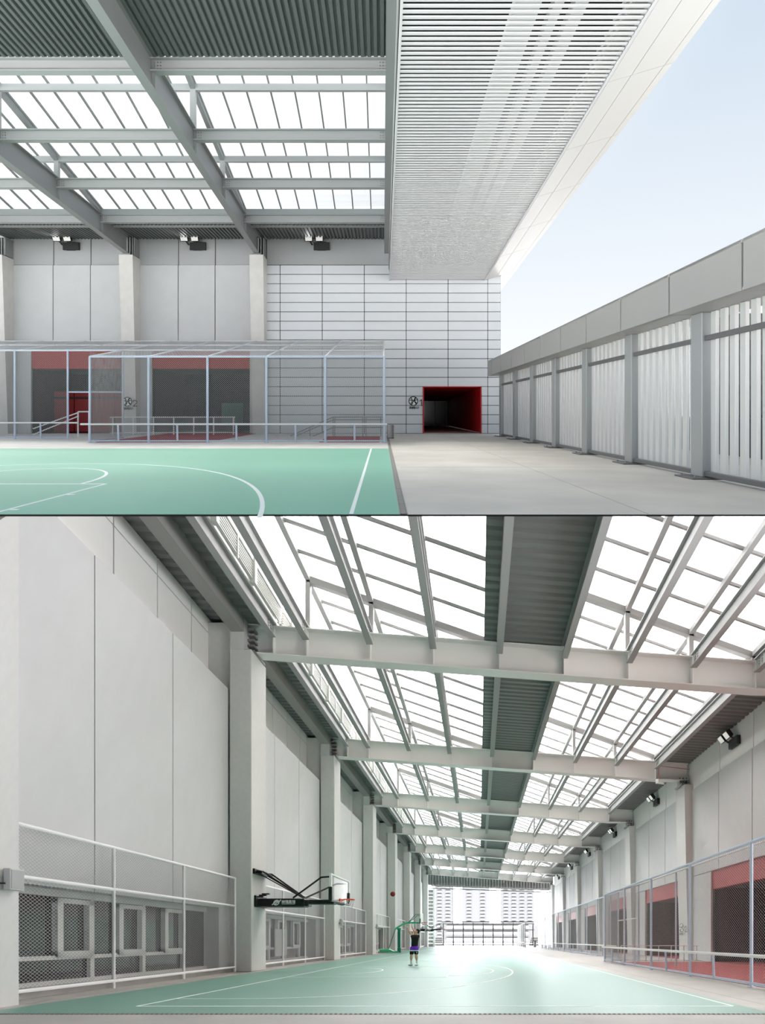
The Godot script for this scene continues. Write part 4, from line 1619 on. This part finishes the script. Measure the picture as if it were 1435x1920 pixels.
	part("rail", s, mats.fence_white, o)
	o = thing("wire_fence", "recessed chain-link fence with handrail running on behind the hall cage", "fence", V(11.05, 0, 90))
	fence_run(o, 11.05, 131.0, 59.1, 5.3, mats.fence_blue, true)
	o = thing("wire_cage", "distant chain-link cage front at the far end of the hall", "cage", V(8.6, 0, 150))
	fence_run(o, 8.6, 165.0, 137.0, 4.58, mats.rail_steel, true)
	o = thing("ramp", "crimson floor strip behind the cage front of the long hall", "ramp", V(11, 0, 36), "", "structure")
	s = S()
	s.box(V(8.9, 0.004, 20.0), V(15.4, 0.02, 50.2))
	part("surface", s, mats.red_floor, o)
	o = thing("guardrail", "white steel guardrail inside the hall cage, along the end of the crimson floor", "guardrail", V(12, 0, 49))
	for q in [1.1, 0.12]:
		s = S()
		s.tube([V(9.6, q, 50.4), V(15.0, q, 50.4)], 0.03, 6)
		part("rail", s, mats.fence_white, o)
	for k in 7:
		s = S()
		s.tube([V(9.6 + k * 0.85, 0, 50.4), V(9.6 + k * 0.85, 1.1, 50.4)], 0.035, 6)
		part("baluster", s, mats.fence_white, o)

func fence_run(o: Node3D, x: float, far_d: float, near_d: float, h: float, m: Material, mesh: bool) -> void:
	var s: Shape
	var d := far_d
	while d > near_d:
		var c := maxf(d - 6.84, near_d)
		s = S()
		s.tube([V(x, 0, d), V(x, h, d)], 0.06)
		s.lathe(V(x, 0, d), [[0.12, 0.0], [0.12, 0.03]], 8)
		part("post", s, m, o)
		s = S()
		s.tube([V(x - 0.1, 0.12, (d + c) / 2), V(x - 0.14, 0.98, (d + c) / 2)], 0.05)
		part("baluster", s, m, o)
		if mesh:
			s = S()
			s.wires(V(x + 0.03, 0.12, c), V(0, 0, 1), V(0, 1, 0), d - c, h - 0.12, 0.2, 0.1, 0.005)
			part("chain_link", s, mats.wire_white, o, "stuff")
		d = c
	for q in [[h, 0.055, 0.0], [0.12, 0.05, 0.0], [1.0, 0.055, -0.16]]:
		s = S()
		s.tube([V(x + q[2], q[0], near_d), V(x + q[2], q[0], far_d)], q[1])
		part("hand_rail" if q[2] < 0.0 else "rail", s, mats.fence_white if q[2] < 0.0 else m, o)

# ---------------------------------------------------------------- long hall: far end
func hall_end() -> void:
	var s: Shape
	var o := thing("wall_end", "grey ribbed metal band across the open far end of the hall", "end band", V(2, 13, 157.6), "", "structure")
	var x := -11.0
	s = S()
	s.hexa([V(-11, 13.05, 157.7), V(15.7, 12.1, 157.7), V(15.7, 14.6, 157.7), V(-11, 16.5, 157.7), V(-11, 13.05, 158), V(15.7, 12.1, 158), V(15.7, 14.6, 158), V(-11, 16.5, 158)])
	part("backing", s, mats.hall_purlin, o)
	while x < 15.5:
		s = S()
		var y := 13.05 - 0.0356 * (x + 11)
		s.box(V(x, y, 157.4), V(x + 0.3, y + 2.4, 157.7))
		part("rib", s, mats.vent_grey, o)
		x += 0.6
	for q in [12.85, 12.35]:
		o = thing("pipe", "%s grey service pipe under the ribbed band at the hall's far end" % ("upper" if q > 12.5 else "lower"), "pipe", V(2, q, 157))
		s = S()
		s.tube([V(-10, q, 157.0), V(14.6, q - 0.9, 157.0), V(15.4, q - 0.7, 157.0)], 0.12)
		part("run", s, mats.vent_grey, o)
		for k in 9:
			s = S()
			s.tube([V(-9 + k * 2.9, q - 0.0366 * (k * 2.9 + 1), 157.0), V(-9 + k * 2.9, 14.4 - 0.06 * k, 157.0)], 0.03, 6)
			part("hanger", s, mats.vent_grey, o)
	o = thing("vent_wall", "grey panelled wall strip at the far corner of the window side", "wall strip", V(-10.2, 0, 158), "", "structure")
	for k in 16:
		s = S()
		s.cbox(V(-10.75, k * 0.76 + 0.02, 158.2), V(-9.72, k * 0.76 + 0.74, 158.5), 0.03)
		part("panel", s, mats.vent_grey, o)
	s = S()
	s.box(V(-9.72, 0, 158.3), V(-9.3, 12.3, 158.7))
	part("edge_trim", s, mats.cloth_white, o)
	for q in [[-11.9, -9.3, "grey slatted bench block at the foot of the far fence, window side"], [13.0, 15.4, "grey slatted bench block at the foot of the far fence, cage side"]]:
		o = thing("slatted_block", q[2], "bench block", V((q[0] + q[1]) / 2, 0, 192))
		for k in 4:
			s = S()
			s.cbox(V(q[0] + 0.15 * k, k * 0.55, 192 + k * 0.3), V(q[1] - 0.03 * k, k * 0.55 + 0.46, 194), 0.03)
			part("slat", s, mats.vent_grey, o)
	o = thing("end_fence", "grey steel fence with posts and roof rail closing the far end of the court", "fence", V(3, 0, 190))
	for k in 10:
		var px := -9.0 + k * 2.53
		s = S()
		s.box(V(px - 0.14, 0, 189.9), V(px + 0.14, 5.6, 190.2))
		s.obar(V(px, 4.9, 189.9), V(px, 5.7, 188.6), V(0.1, 0, 0), V(0, 0.12, 0))
		part("post", s, mats.end_steel, o)
		s = S()
		for j in 6:
			s.box(V(px + 0.36 * j + 0.2, 0.2, 190.0), V(px + 0.36 * j + 0.24, 5.2, 190.05))
		part("bars", s, mats.end_steel, o, "stuff")
	for q in [0.25, 4.0, 5.55, 6.0]:
		s = S()
		s.box(V(-9.4, q - 0.09, 189.8 - (1.3 if q > 5.8 else 0.0)), V(14.2, q + 0.09, 190.0))
		part("rail", s, mats.end_steel, o)
	o = thing("waste_bin", "small steel waste bin before the distant hall cage", "bin", V(11.9, 0, 160))
	s = S()
	s.lathe(V(11.3, 0, 150), [[0.28, 0.0], [0.28, 1.1], [0.22, 1.2]], 12)
	part("body", s, mats.bin_steel, o)
	s = S()
	s.lathe(V(11.3, 1.2, 150), [[0.3, 0.0], [0.3, 0.08]], 12)
	part("lid", s, mats.black_paint, o)
	# the city beyond, pale in the haze
	var tx := [[-24.5, -15.0, "first pale hazy apartment tower beyond the far fence, next to the vent wall"], [-9.3, 6.0, "middle pale hazy apartment tower beyond the far fence"], [13.0, 31.0, "widest pale hazy apartment tower beyond the far fence, towards the cage side"]]
	for q in tx:
		o = thing("tower_block", q[2], "building", V((q[0] + q[1]) / 2, 0, 425), "hazy towers beyond the hall")
		s = S()
		s.box(V(q[0], 0, 420), V(q[1], 38.5, 440))
		part("wall", s, mats.tower_pale, o)
		var bays := 2 if q[1] - q[0] < 16 else 4
		for b in bays:
			var c: float = lerpf(q[0], q[1], (b + 0.5) / bays)
			s = S()
			for k in 19:
				s.box(V(c - 1.3, 1 + k * 1.95, 419.6), V(c + 1.3, 1.9 + k * 1.95, 420))
			part("balcony_stack", s, mats.tower_band, o, "stuff")
	o = thing("low_building", "pale low building with window bands seen through the far fence", "building", V(2, 0, 300))
	s = S()
	s.box(V(-14, 0, 300), V(24, 8.0, 312))
	part("wall", s, mats.tower_pale, o)
	for k in 3:
		s = S()
		s.box(V(-13, 1.2 + k * 2.5, 299.6), V(20, 2.2 + k * 2.5, 300))
		part("window_band", s, mats.vent_grey, o)

# ---------------------------------------------------------------- hoops
func hall_hoops() -> void:
	var s: Shape
	var o := thing("wall_hoop", "black swing-arm basketball hoop with glass backboard on the second window-side column", "basketball hoop", V(-10.6, 3.2, 36), "black wall hoops")
	s = S()
	s.cbox(V(-10.6, 3.05, 35.2), V(-10.5, 3.6, 37.0), 0.02)
	for q in 3:
		s.box(V(-10.55, 3.5 + 0.1 * q, 35.3 + q * 0.5), V(-10.2, 3.56 + 0.1 * q, 35.5 + q * 0.5))
	part("wall_plate", s, mats.black_paint, o)
	s = S()
	s.cbox(V(-10.55, 3.07, 35.6), V(-8.32, 3.47, 36.6), 0.04)
	s.cbox(V(-8.34, 3.1, 35.75), V(-8.15, 3.42, 36.5), 0.03)
	part("arm", s, mats.black_paint, o)
	s = S()
	s.cbox(V(-8.2, 3.2, 35.8), V(-6.95, 3.43, 36.5), 0.03)
	s.bar(V(-7.1, 3.35, 36.1), V(-6.85, 3.3, 37.6), 0.16, 0.16)
	part("inner_arm", s, mats.black_paint, o)
	s = S()
	for q in [[35.3, 35.9], [36.8, 36.3]]:
		s.tube([V(-10.55, 4.76, q[0]), V(-10.2, 4.72, q[0]), V(-8.4, 3.5, q[1])], 0.045, 6)
		s.tube([V(-10.5, 4.7, q[0] - 0.1), V(-8.35, 3.46, q[1] - 0.1)], 0.03, 6)
	s.cbox(V(-10.62, 4.6, 35.0), V(-10.5, 4.85, 37.1), 0.02)
	s.box(V(-10.52, 4.62, 35.1), V(-10.2, 4.72, 37.0))
	part("tie_rod", s, mats.black_paint, o)
	s = S()
	s.tube([V(-8.85, 3.5, 35.6), V(-7.35, 4.42, 34.9), V(-6.9, 4.44, 34.8)], 0.045, 6)
	s.tube([V(-8.6, 3.5, 36.6), V(-7.4, 4.4, 38.8), V(-6.92, 4.42, 39.1)], 0.045, 6)
	s.tube([V(-8.3, 3.45, 36.7), V(-7.0, 3.52, 38.4), V(-6.9, 3.4, 38.8)], 0.035, 6)
	part("board_brace", s, mats.black_paint, o)
	s = S()
	s.box(V(-6.87, 3.36, 34.5), V(-6.84, 4.55, 39.3))
	var b := part("backboard", s, mats.board_glass, o)
	s = S()
	s.cbox(V(-6.9, 3.6, 34.45), V(-6.8, 4.58, 34.62), 0.01)
	s.cbox(V(-6.9, 3.6, 39.2), V(-6.8, 4.58, 39.34), 0.01)
	s.cbox(V(-6.9, 4.5, 34.45), V(-6.8, 4.58, 39.34), 0.01)
	part("border", s, mats.cloth_white, b)
	s = S()
	s.cbox(V(-6.93, 3.3, 34.42), V(-6.77, 3.95, 34.7), 0.02)
	s.cbox(V(-6.93, 3.3, 39.1), V(-6.77, 3.95, 39.38), 0.02)
	s.cbox(V(-6.92, 3.28, 34.5), V(-6.78, 3.38, 39.3), 0.02)
	part("edge_pad", s, mats.black_paint, b)
	rim(o, -6.84, 3.49, 36.9, mats.orange)
	# emblem and lettering on the arm
	s = S()
	var e := V(-9.65, 3.27, 35.59)
	var ring := []
	for i in 21:
		var t := TAU * i / 20.0
		ring.append([0.12 * cos(t) + 0.03 * sin(t), 0.11 * sin(t)])
	s.strokes(e, V(1, 0, 0), V(0, 1, 0), [ring, [[-0.2, -0.1], [-0.08, 0.0], [0.02, 0.08], [0.1, 0.0], [0.2, 0.12]], [[-0.06, -0.08], [0.08, 0.06]]], 0.045, V(0, 0, -0.012))
	part("emblem", s, mats.cloth_white, o)
	for g in 4:
		s = S()
		s.strokes(e + V(0.26 + g * 0.165, -0.02, 0), V(0.14, 0, 0), V(0, 0.13, 0), GLYPHS[[1, 2, 0, 2][g]], 0.022, V(0, 0, -0.012))
		part("lettering", s, mats.cloth_white, o)
	s = S()
	for g in 11:
		s.strokes(e + V(0.27 + g * 0.058, -0.085, 0), V(0.04, 0, 0), V(0, 0.035, 0), [[[0, 0], [0, 1]], [[0, 1], [1, 0.4]]], 0.012, V(0, 0, -0.012))
	part("lettering", s, mats.cloth_white, o, "stuff")
	copy_of(o, V(0, 0, 100), "distant black wall hoop on the seventh window-side column, above the bench block")

	o = thing("portable_hoop", "green wheeled basketball hoop with curved arm and white backboard behind the player", "basketball hoop", V(-10, 0, 85))
	s = S()
	s.cbox(V(-11.2, 0.06, 84.2), V(-10.1, 0.46, 86.2), 0.06)
	s.prism([V(-10.15, 0.1, 84.4), V(-10.15, 0.44, 84.4), V(-9.7, 0.2, 84.4), V(-9.1, 0.2, 84.4), V(-9.1, 0.05, 84.4)], V(0, 0, 1.6))
	part("base", s, mats.hoop_green, o)
	s = S()
	for q in [-11.3, -9.3]:
		s.tube([V(q, 0.09, 84.5), V(q, 0.09, 84.7)], 0.09, 10)
	part("wheel", s, mats.speaker_grey, o)
	s = S()
	s.cbox(V(-9.25, 0.05, 84.8), V(-8.87, 0.6, 85.6), 0.03)
	s.cbox(V(-9.22, 0.5, 84.9), V(-8.9, 2.75, 85.5), 0.03)
	part("mast", s, mats.hoop_green_dark, o)
	s = S()
	var arm := []
	for k in 13:
		var t := k / 12.0
		arm.append(V(lerpf(-9.5, -7.1, t), 2.75 + 0.68 * sin(minf(t * 1.5, 1.0) * PI / 2), 85.2))
	for k in 12:
		s.bar(arm[k], arm[k + 1], 0.35, 0.2)
	s.box(V(-9.3, 2.6, 85.0), V(-8.85, 2.85, 85.4))
	part("curved_arm", s, mats.hoop_green, o)
	s = S()
	s.bar(V(-7.2, 3.43, 85.2), V(-6.55, 3.42, 85.2), 0.2, 0.12)
	s.tube([V(-10.3, 0.4, 85.2), V(-9.5, 2.75, 85.2)], 0.05, 6)
	s.tube([V(-8.05, 3.42, 85.0), V(-7.1, 4.35, 84.0), V(-6.6, 4.36, 83.9)], 0.04, 6)
	s.tube([V(-8.05, 3.42, 85.4), V(-7.1, 4.3, 86.4), V(-6.6, 4.3, 86.5)], 0.04, 6)
	part("strut", s, mats.hoop_green_dark, o)
	s = S()
	s.cbox(V(-6.56, 3.36, 83.1), V(-6.5, 4.56, 87.6), 0.02)
	b = part("backboard", s, mats.cloth_white, o)
	s = S()
	s.cbox(V(-6.6, 3.3, 83.0), V(-6.46, 3.85, 83.25), 0.02)
	part("edge_pad", s, mats.hoop_green_dark, b)
	rim(o, -6.5, 3.49, 85.2, mats.orange)

	o = thing("basketball", "worn red-brown basketball in the air between the player and the wall hoop", "ball", V(-4.95, 4.13, 43))
	s = S()
	var prof := []
	for k in 17:
		var t := PI * k / 16.0
		prof.append([maxf(0.14 * sin(t), 0.0005), -0.14 * cos(t)])
	s.lathe(V(-4.95, 4.13, 43), prof, 24)
	var ballm := part("cover", s, mats.ball, o)
	s = S()
	for a in 3:
		var c := []
		for k in 33:
			var t := TAU * k / 32.0
			c.append(V(-4.95, 4.13, 43) + [V(cos(t), sin(t), 0), V(0, cos(t), sin(t)), V(cos(t), 0, sin(t))][a] * 0.1405)
		s.tube(c, 0.004, 5)
	part("seam", s, mats.black_paint, ballm)

func rim(o: Node3D, x: float, y: float, d: float, m: Material) -> void:
	var s := S()
	s.cbox(V(x, y - 0.2, d - 0.35), V(x + 0.06, y + 0.03, d + 0.35), 0.01)
	s.hexa([V(x, y - 0.05, d - 0.25), V(x + 0.2, y - 0.03, d - 0.18), V(x + 0.2, y, d - 0.18), V(x, y, d - 0.25), V(x, y - 0.05, d + 0.25), V(x + 0.2, y - 0.03, d + 0.18), V(x + 0.2, y, d + 0.18), V(x, y, d + 0.25)])
	var c := []
	for k in 25:
		var t := TAU * k / 24.0
		c.append(V(x + 0.44 + 0.26 * cos(t), y, d + 0.42 * sin(t)))
	s.tube(c, 0.022, 6)
	part("rim", s, m, o)
	s = S()
	for k in 12:
		var t := TAU * k / 12.0
		for e in [-1, 1]:
			var t2: float = t + e * TAU / 24.0
			var t3: float = t2 + e * TAU / 24.0
			var p0 := V(x + 0.44 + 0.26 * cos(t), y - 0.02, d + 0.42 * sin(t))
			var p1 := V(x + 0.44 + 0.2 * cos(t2), y - 0.22, d + 0.32 * sin(t2))
			var p2 := V(x + 0.44 + 0.15 * cos(t3), y - 0.45, d + 0.24 * sin(t3))
			s.thread(p0, p1, 0.006)
			s.thread(p1, p2, 0.006)
	part("net", s, mats.net_white, o, "stuff")

# ---------------------------------------------------------------- the player
func flesh(bones: Array, blend: float, cell: float, keep: Array) -> Shape:
	# bones: [from, to, radius, radius]; keep: [point, normal] halves that are cut away on the normal's side
	var lo := Vector3.ONE * 1e9
	var hi := -lo
	for b in bones:
		var r := maxf(b[2], b[3]) + blend + cell * 2.0
		for p in [b[0], b[1]]:
			lo = lo.min(p - Vector3.ONE * r)
			hi = hi.max(p + Vector3.ONE * r)
	var nx := int((hi.x - lo.x) / cell) + 2
	var ny := int((hi.y - lo.y) / cell) + 2
	var nz := int((hi.z - lo.z) / cell) + 2
	var f := PackedFloat32Array()
	f.resize(nx * ny * nz)
	f.fill(9.0)
	for b in bones:
		var A: Vector3 = b[0]
		var B: Vector3 = b[1]
		var r0: float = b[2]
		var r1: float = b[3]
		var m := maxf(r0, r1) + blend + cell * 2.0
		var l3 := (A.min(B) - Vector3.ONE * m - lo) / cell
		var h3 := (A.max(B) + Vector3.ONE * m - lo) / cell
		var ab := B - A
		var ll := maxf(ab.length_squared(), 1e-9)
		for k in range(maxi(0, int(l3.z)), mini(nz, int(h3.z) + 2)):
			for j in range(maxi(0, int(l3.y)), mini(ny, int(h3.y) + 2)):
				for i in range(maxi(0, int(l3.x)), mini(nx, int(h3.x) + 2)):
					var p := lo + Vector3(i, j, k) * cell
					var t := clampf((p - A).dot(ab) / ll, 0.0, 1.0)
					var d := (p - A - ab * t).length() - lerpf(r0, r1, t)
					var at := (k * ny + j) * nx + i
					var e := f[at]
					var h := maxf(blend - absf(e - d), 0.0) / blend
					f[at] = minf(e, d) - h * h * blend * 0.25
	for q in keep:
		var P: Vector3 = q[0]
		var N: Vector3 = q[1]
		for k in nz:
			for j in ny:
				for i in nx:
					var at := (k * ny + j) * nx + i
					f[at] = maxf(f[at], (lo + Vector3(i, j, k) * cell - P).dot(N))
	# surface nets
	var id := {}
	var pos := PackedVector3Array()
	for k in nz - 1:
		for j in ny - 1:
			for i in nx - 1:
				var at := (k * ny + j) * nx + i
				var neg := 0
				for c in 8:
					if f[at + (c & 1) + ((c >> 1) & 1) * nx + (c >> 2) * nx * ny] < 0.0:
						neg += 1
				if neg == 0 or neg == 8:
					continue
				var sum := Vector3.ZERO
				var cnt := 0
				for c in 8:
					for ax in 3:
						if c & (1 << ax):
							continue
						var c2 := c | (1 << ax)
						var v0 := f[at + (c & 1) + ((c >> 1) & 1) * nx + (c >> 2) * nx * ny]
						var v1 := f[at + (c2 & 1) + ((c2 >> 1) & 1) * nx + (c2 >> 2) * nx * ny]
						if (v0 < 0.0) != (v1 < 0.0):
							var t := v0 / (v0 - v1)
							var pa := Vector3(c & 1, (c >> 1) & 1, c >> 2)
							var pb := Vector3(c2 & 1, (c2 >> 1) & 1, c2 >> 2)
							sum += pa.lerp(pb, t)
							cnt += 1
				id[at] = pos.size()
				pos.append(lo + (Vector3(i, j, k) + sum / cnt) * cell)
	var s := S()
	var wp := PackedVector3Array()
	for p in pos:
		wp.append(s.w(p))
	var nn := PackedVector3Array()
	nn.resize(pos.size())
	var tris := PackedInt32Array()
	var st := [1, nx, nx * ny]
	for at in id:
		var i: int = at % nx
		var j: int = (at / nx) % ny
		var k: int = at / (nx * ny)
		var ijk := [i, j, k]
		for ax in 3:
			var b: int = (ax + 1) % 3
			var c: int = (ax + 2) % 3
			if ijk[b] == 0 or ijk[c] == 0:
				continue
			var v0 := f[at]
			var v1 := f[at + st[ax]]
			if (v0 < 0.0) == (v1 < 0.0):
				continue
			var q := [at, at - st[b], at - st[b] - st[c], at - st[c]]
			if not (id.has(q[1]) and id.has(q[2]) and id.has(q[3])):
				continue
			var q0: int = id[q[0]]
			var q1: int = id[q[1]]
			var q2: int = id[q[2]]
			var q3: int = id[q[3]]
			var outw := Vector3.ZERO
			outw[ax] = 1.0 if v0 < 0.0 else -1.0
			var base := wp[q0]
			var ow := s.w(pos[q0] + outw * cell) - base
			for tq in [[q0, q1, q2], [q0, q2, q3]]:
				var a: int = tq[0]
				var bb: int = tq[1]
				var cc: int = tq[2]
				var g := (wp[bb] - wp[a]).cross(wp[cc] - wp[a])
				if g.dot(ow) < 0.0:
					g = -g
				nn[a] += g
				nn[bb] += g
				nn[cc] += g
				tris.append(a); tris.append(bb); tris.append(cc)
	for t in range(0, tris.size(), 3):
		var a := tris[t]
		var b := tris[t + 1]
		var c := tris[t + 2]
		if (wp[b] - wp[a]).cross(wp[c] - wp[a]).dot(nn[a] + nn[b] + nn[c]) > 0.0:
			var x := b
			b = c
			c = x
		for q in [a, b, c]:
			s.v.append(wp[q])
			s.n.append(nn[q].normalized())
	return s

func hall_player() -> void:
	var at := V(-3.73, 0, 43.0)
	var o := thing("person", "basketball player in black shirt and purple shorts, arms raised after a shot", "person", at)
	var P := func(zx: float, zy: float, dd: float) -> Vector3:
		# pose chart: hundredths of the body's grid, across and up
		return at + Vector3((zx - 585.0) / 445.5, (1665.0 - zy) / 445.5, dd)
	var pelvis: Vector3 = P.call(598, 1190, 0.0)
	var waist: Vector3 = P.call(603, 1090, 0.0)
	var chest: Vector3 = P.call(612, 960, 0.0)
	var neck0: Vector3 = P.call(640, 880, 0.0)
	var neck1: Vector3 = P.call(655, 830, -0.01)
	var sl: Vector3 = P.call(548, 905, -0.10)
	var sr: Vector3 = P.call(678, 905, 0.09)
	var el: Vector3 = P.call(478, 790, -0.16)
	var er: Vector3 = P.call(590, 775, 0.08)
	var wl: Vector3 = P.call(437, 685, -0.12)
	var wr: Vector3 = P.call(528, 655, 0.02)
	var hl: Vector3 = P.call(550, 1215, -0.04)
	var hr: Vector3 = P.call(642, 1215, 0.05)
	var kl: Vector3 = P.call(522, 1400, -0.10)
	var kr: Vector3 = P.call(642, 1400, 0.02)
	var al: Vector3 = P.call(512, 1570, -0.04)
	var ar: Vector3 = P.call(655, 1575, 0.10)
	var bones := [
		[pelvis, waist, 0.165, 0.15], [waist, chest, 0.15, 0.18], [chest, neck0, 0.18, 0.08], [neck0, neck1, 0.068, 0.062],
		[sl, chest, 0.09, 0.15], [sr, chest, 0.09, 0.15],
		[sl, el, 0.075, 0.052], [el, wl, 0.052, 0.034], [sr, er, 0.075, 0.052], [er, wr, 0.052, 0.034],
		[hl, kl, 0.115, 0.072], [kl, kl.lerp(al, 0.3), 0.068, 0.078], [kl.lerp(al, 0.3), al, 0.078, 0.042],
		[hr, kr, 0.115, 0.072], [kr, kr.lerp(ar, 0.3), 0.068, 0.078], [kr.lerp(ar, 0.3), ar, 0.078, 0.042],
	]
	var s := flesh(bones, 0.05, 0.018, [])
	# head: skull, jaw, nose, brow and ears
	var hc: Vector3 = P.call(668, 785, -0.01)
	var fwd := Vector3(-0.85, 0.25, 0.15).normalized()
	var side := Vector3(0.15, 0.0, 0.9).normalized()
	var up := Vector3(0.22, 0.95, 0.0).normalized()
	var head := [
		[hc + up * 0.03, hc + up * 0.03 - fwd * 0.03, 0.105, 0.105], [hc - up * 0.05 + fwd * 0.02, hc - up * 0.10 + fwd * 0.06, 0.075, 0.045],
		[hc + fwd * 0.105 - up * 0.0, hc + fwd * 0.128 - up * 0.035, 0.012, 0.018],
		[hc + fwd * 0.085 + up * 0.03 + side * 0.04, hc + fwd * 0.085 + up * 0.03 - side * 0.04, 0.022, 0.022],
		[hc + fwd * 0.1 - up * 0.075 + side * 0.02, hc + fwd * 0.1 - up * 0.075 - side * 0.02, 0.013, 0.013],
		[neck1 + Vector3(0, 0.03, 0), neck1 - Vector3(0, 0.03, 0), 0.06, 0.06],
	]
	for e in [-1.0, 1.0]:
		head.append([hc + side * e * 0.105 + up * 0.02 - fwd * 0.01, hc + side * e * 0.108 - up * 0.03, 0.018, 0.012])
	var h := flesh(head, 0.02, 0.008, [])
	s.v.append_array(h.v)
	s.n.append_array(h.n)
	# hands: the shooting hand drops from the wrist, the other is open
	for q in [[wl, Vector3(-0.75, 0.25, 0.1), Vector3(-0.9, -0.35, 0.1), Vector3(0.1, 0, 1)], [wr, Vector3(-0.15, 0.95, 0.0), Vector3(-0.5, 0.8, 0.1), Vector3(-0.3, 0.1, 1)]]:
		var w0: Vector3 = q[0]
		var pd: Vector3 = q[1].normalized()
		var fd: Vector3 = q[2].normalized()
		var across: Vector3 = (q[3] - pd * q[3].dot(pd)).normalized()
		var palm := w0 + pd * 0.10
		var hand := [[w0 - pd * 0.03, w0 + pd * 0.03, 0.034, 0.03]]
		for i in 4:
			var off := across * (i - 1.5) * 0.024
			hand.append([w0 + pd * 0.02 + off * 0.5, palm + off, 0.02, 0.016])
			var len_: float = [0.075, 0.09, 0.085, 0.065][i]
			var k1: Vector3 = palm + off * 1.15 + (pd * 0.5 + fd * 0.5).normalized() * len_ * 0.5
			hand.append([palm + off, k1, 0.0105, 0.0095])
			hand.append([k1, k1 + fd * len_ * 0.55, 0.0095, 0.008])
		var tb := w0 + pd * 0.035 - across * 0.03
		hand.append([tb, tb + (pd - across * 0.9).normalized() * 0.05, 0.014, 0.011])
		hand.append([tb + (pd - across * 0.9).normalized() * 0.05, tb + (pd - across * 0.9).normalized() * 0.05 + (pd + fd).normalized() * 0.035, 0.011, 0.009])
		h = flesh(hand, 0.008, 0.005, [])
		s.v.append_array(h.v)
		s.n.append_array(h.n)
	part("body", s, mats.skin, o)
	# hair
	s = flesh([[hc + up * 0.055 - fwd * 0.0, hc + up * 0.045 - fwd * 0.05, 0.105, 0.108], [hc - fwd * 0.06, hc - fwd * 0.075 - up * 0.05, 0.075, 0.06]], 0.03, 0.012, [[hc + fwd * 0.045 + up * 0.03, (fwd - up * 0.35).normalized()]])
	part("hair", s, mats.hair, o)
	for e in [-1.0, 1.0]:
		var eye: Vector3 = hc + fwd * 0.098 + up * 0.006 + side * e * 0.035
		s = flesh([[eye, eye + side * e * 0.006, 0.011, 0.011]], 0.004, 0.004, [])
		part("eye", s, mats.hair, o)
	# sleeveless shirt
	var g := 0.028
	s = flesh([[pelvis, waist, 0.165 + g, 0.155 + g], [waist, chest, 0.155 + g, 0.18 + g], [chest, neck0, 0.18 + g, 0.085], [sl.lerp(chest, 0.05), chest, 0.09 + g, 0.15 + g], [sr.lerp(chest, 0.05), chest, 0.09 + g, 0.15 + g]], 0.05, 0.016,
		[[P.call(600, 1168, 0.0), Vector3(0, -1, 0)], [P.call(630, 868, 0.0), Vector3(0, 1, 0)]])
	part("shirt", s, mats.shirt_black, o)
	# shorts: purple, a white band, dark lower part
	var legs := [[pelvis + Vector3(0, 0.06, 0), pelvis - Vector3(0, 0.03, 0), 0.188, 0.205], [hl, hl.lerp(kl, 0.95), 0.145, 0.105], [hr, hr.lerp(kr, 0.95), 0.145, 0.105]]
	var y0: Vector3 = P.call(590, 1165, 0)
	var y1: Vector3 = P.call(590, 1265, 0)
	var y2: Vector3 = P.call(590, 1290, 0)
	var y3: Vector3 = P.call(590, 1372, 0)
	s = flesh(legs, 0.03, 0.016, [[y0, Vector3(0, 1, 0)], [y1, Vector3(0, -1, 0)]])
	part("shorts", s, mats.shorts_purple, o)
	var fat := []
	for b in legs:
		fat.append([b[0], b[1], b[2] + 0.006, b[3] + 0.006])
	s = flesh(fat, 0.03, 0.014, [[y1 + Vector3(0, 0.004, 0), Vector3(0, 1, 0)], [y2, Vector3(0, -1, 0)]])
	part("shorts_band", s, mats.cloth_white, o)
	s = flesh(legs, 0.03, 0.016, [[y2 + Vector3(0, 0.003, 0), Vector3(0, 1, 0)], [y3, Vector3(0, -1, 0)]])
	part("shorts_hem", s, mats.shorts_navy, o)
	s = flesh([[hr + Vector3(0.03, -0.22, -0.12), hr + Vector3(0.03, -0.27, -0.118), 0.022, 0.022]], 0.01, 0.008, [])
	part("shorts_mark", s, mats.cloth_white, o)
	# socks and shoes
	for q in [[kl, al, Vector3(-0.11, 0, -0.06)], [kr, ar, Vector3(-0.07, 0, -0.09)]]:
		var kk: Vector3 = q[0]
		var a: Vector3 = q[1]
		var toe: Vector3 = q[2]
		s = flesh([[kk.lerp(a, 0.72), a, 0.062, 0.052], [a, a - Vector3(0, 0.08, 0), 0.052, 0.05]], 0.02, 0.012, [[kk.lerp(a, 0.72), (kk - a).normalized()]])
		part("sock", s, mats.cloth_white, o)
		var heel := Vector3(a.x, at.y + 0.062, a.z)
		s = flesh([[heel - toe * 0.35, heel + toe * 0.5, 0.058, 0.056], [heel + toe * 0.5, heel + toe * 1.15, 0.054, 0.045], [heel, Vector3(a.x, a.y - 0.04, a.z), 0.055, 0.06]], 0.03, 0.012, [[at + Vector3(0, 0.022, 0), Vector3(0, -1, 0)]])
		var sh := part("shoe", s, mats.cloth_white, o)
		s = flesh([[heel - toe * 0.35, heel + toe * 1.15, 0.062, 0.05]], 0.02, 0.012, [[at + Vector3(0, 0.026, 0), Vector3(0, 1, 0)], [at + Vector3(0, 0.002, 0), Vector3(0, -1, 0)]])
		part("sole", s, mats.shirt_black, sh)
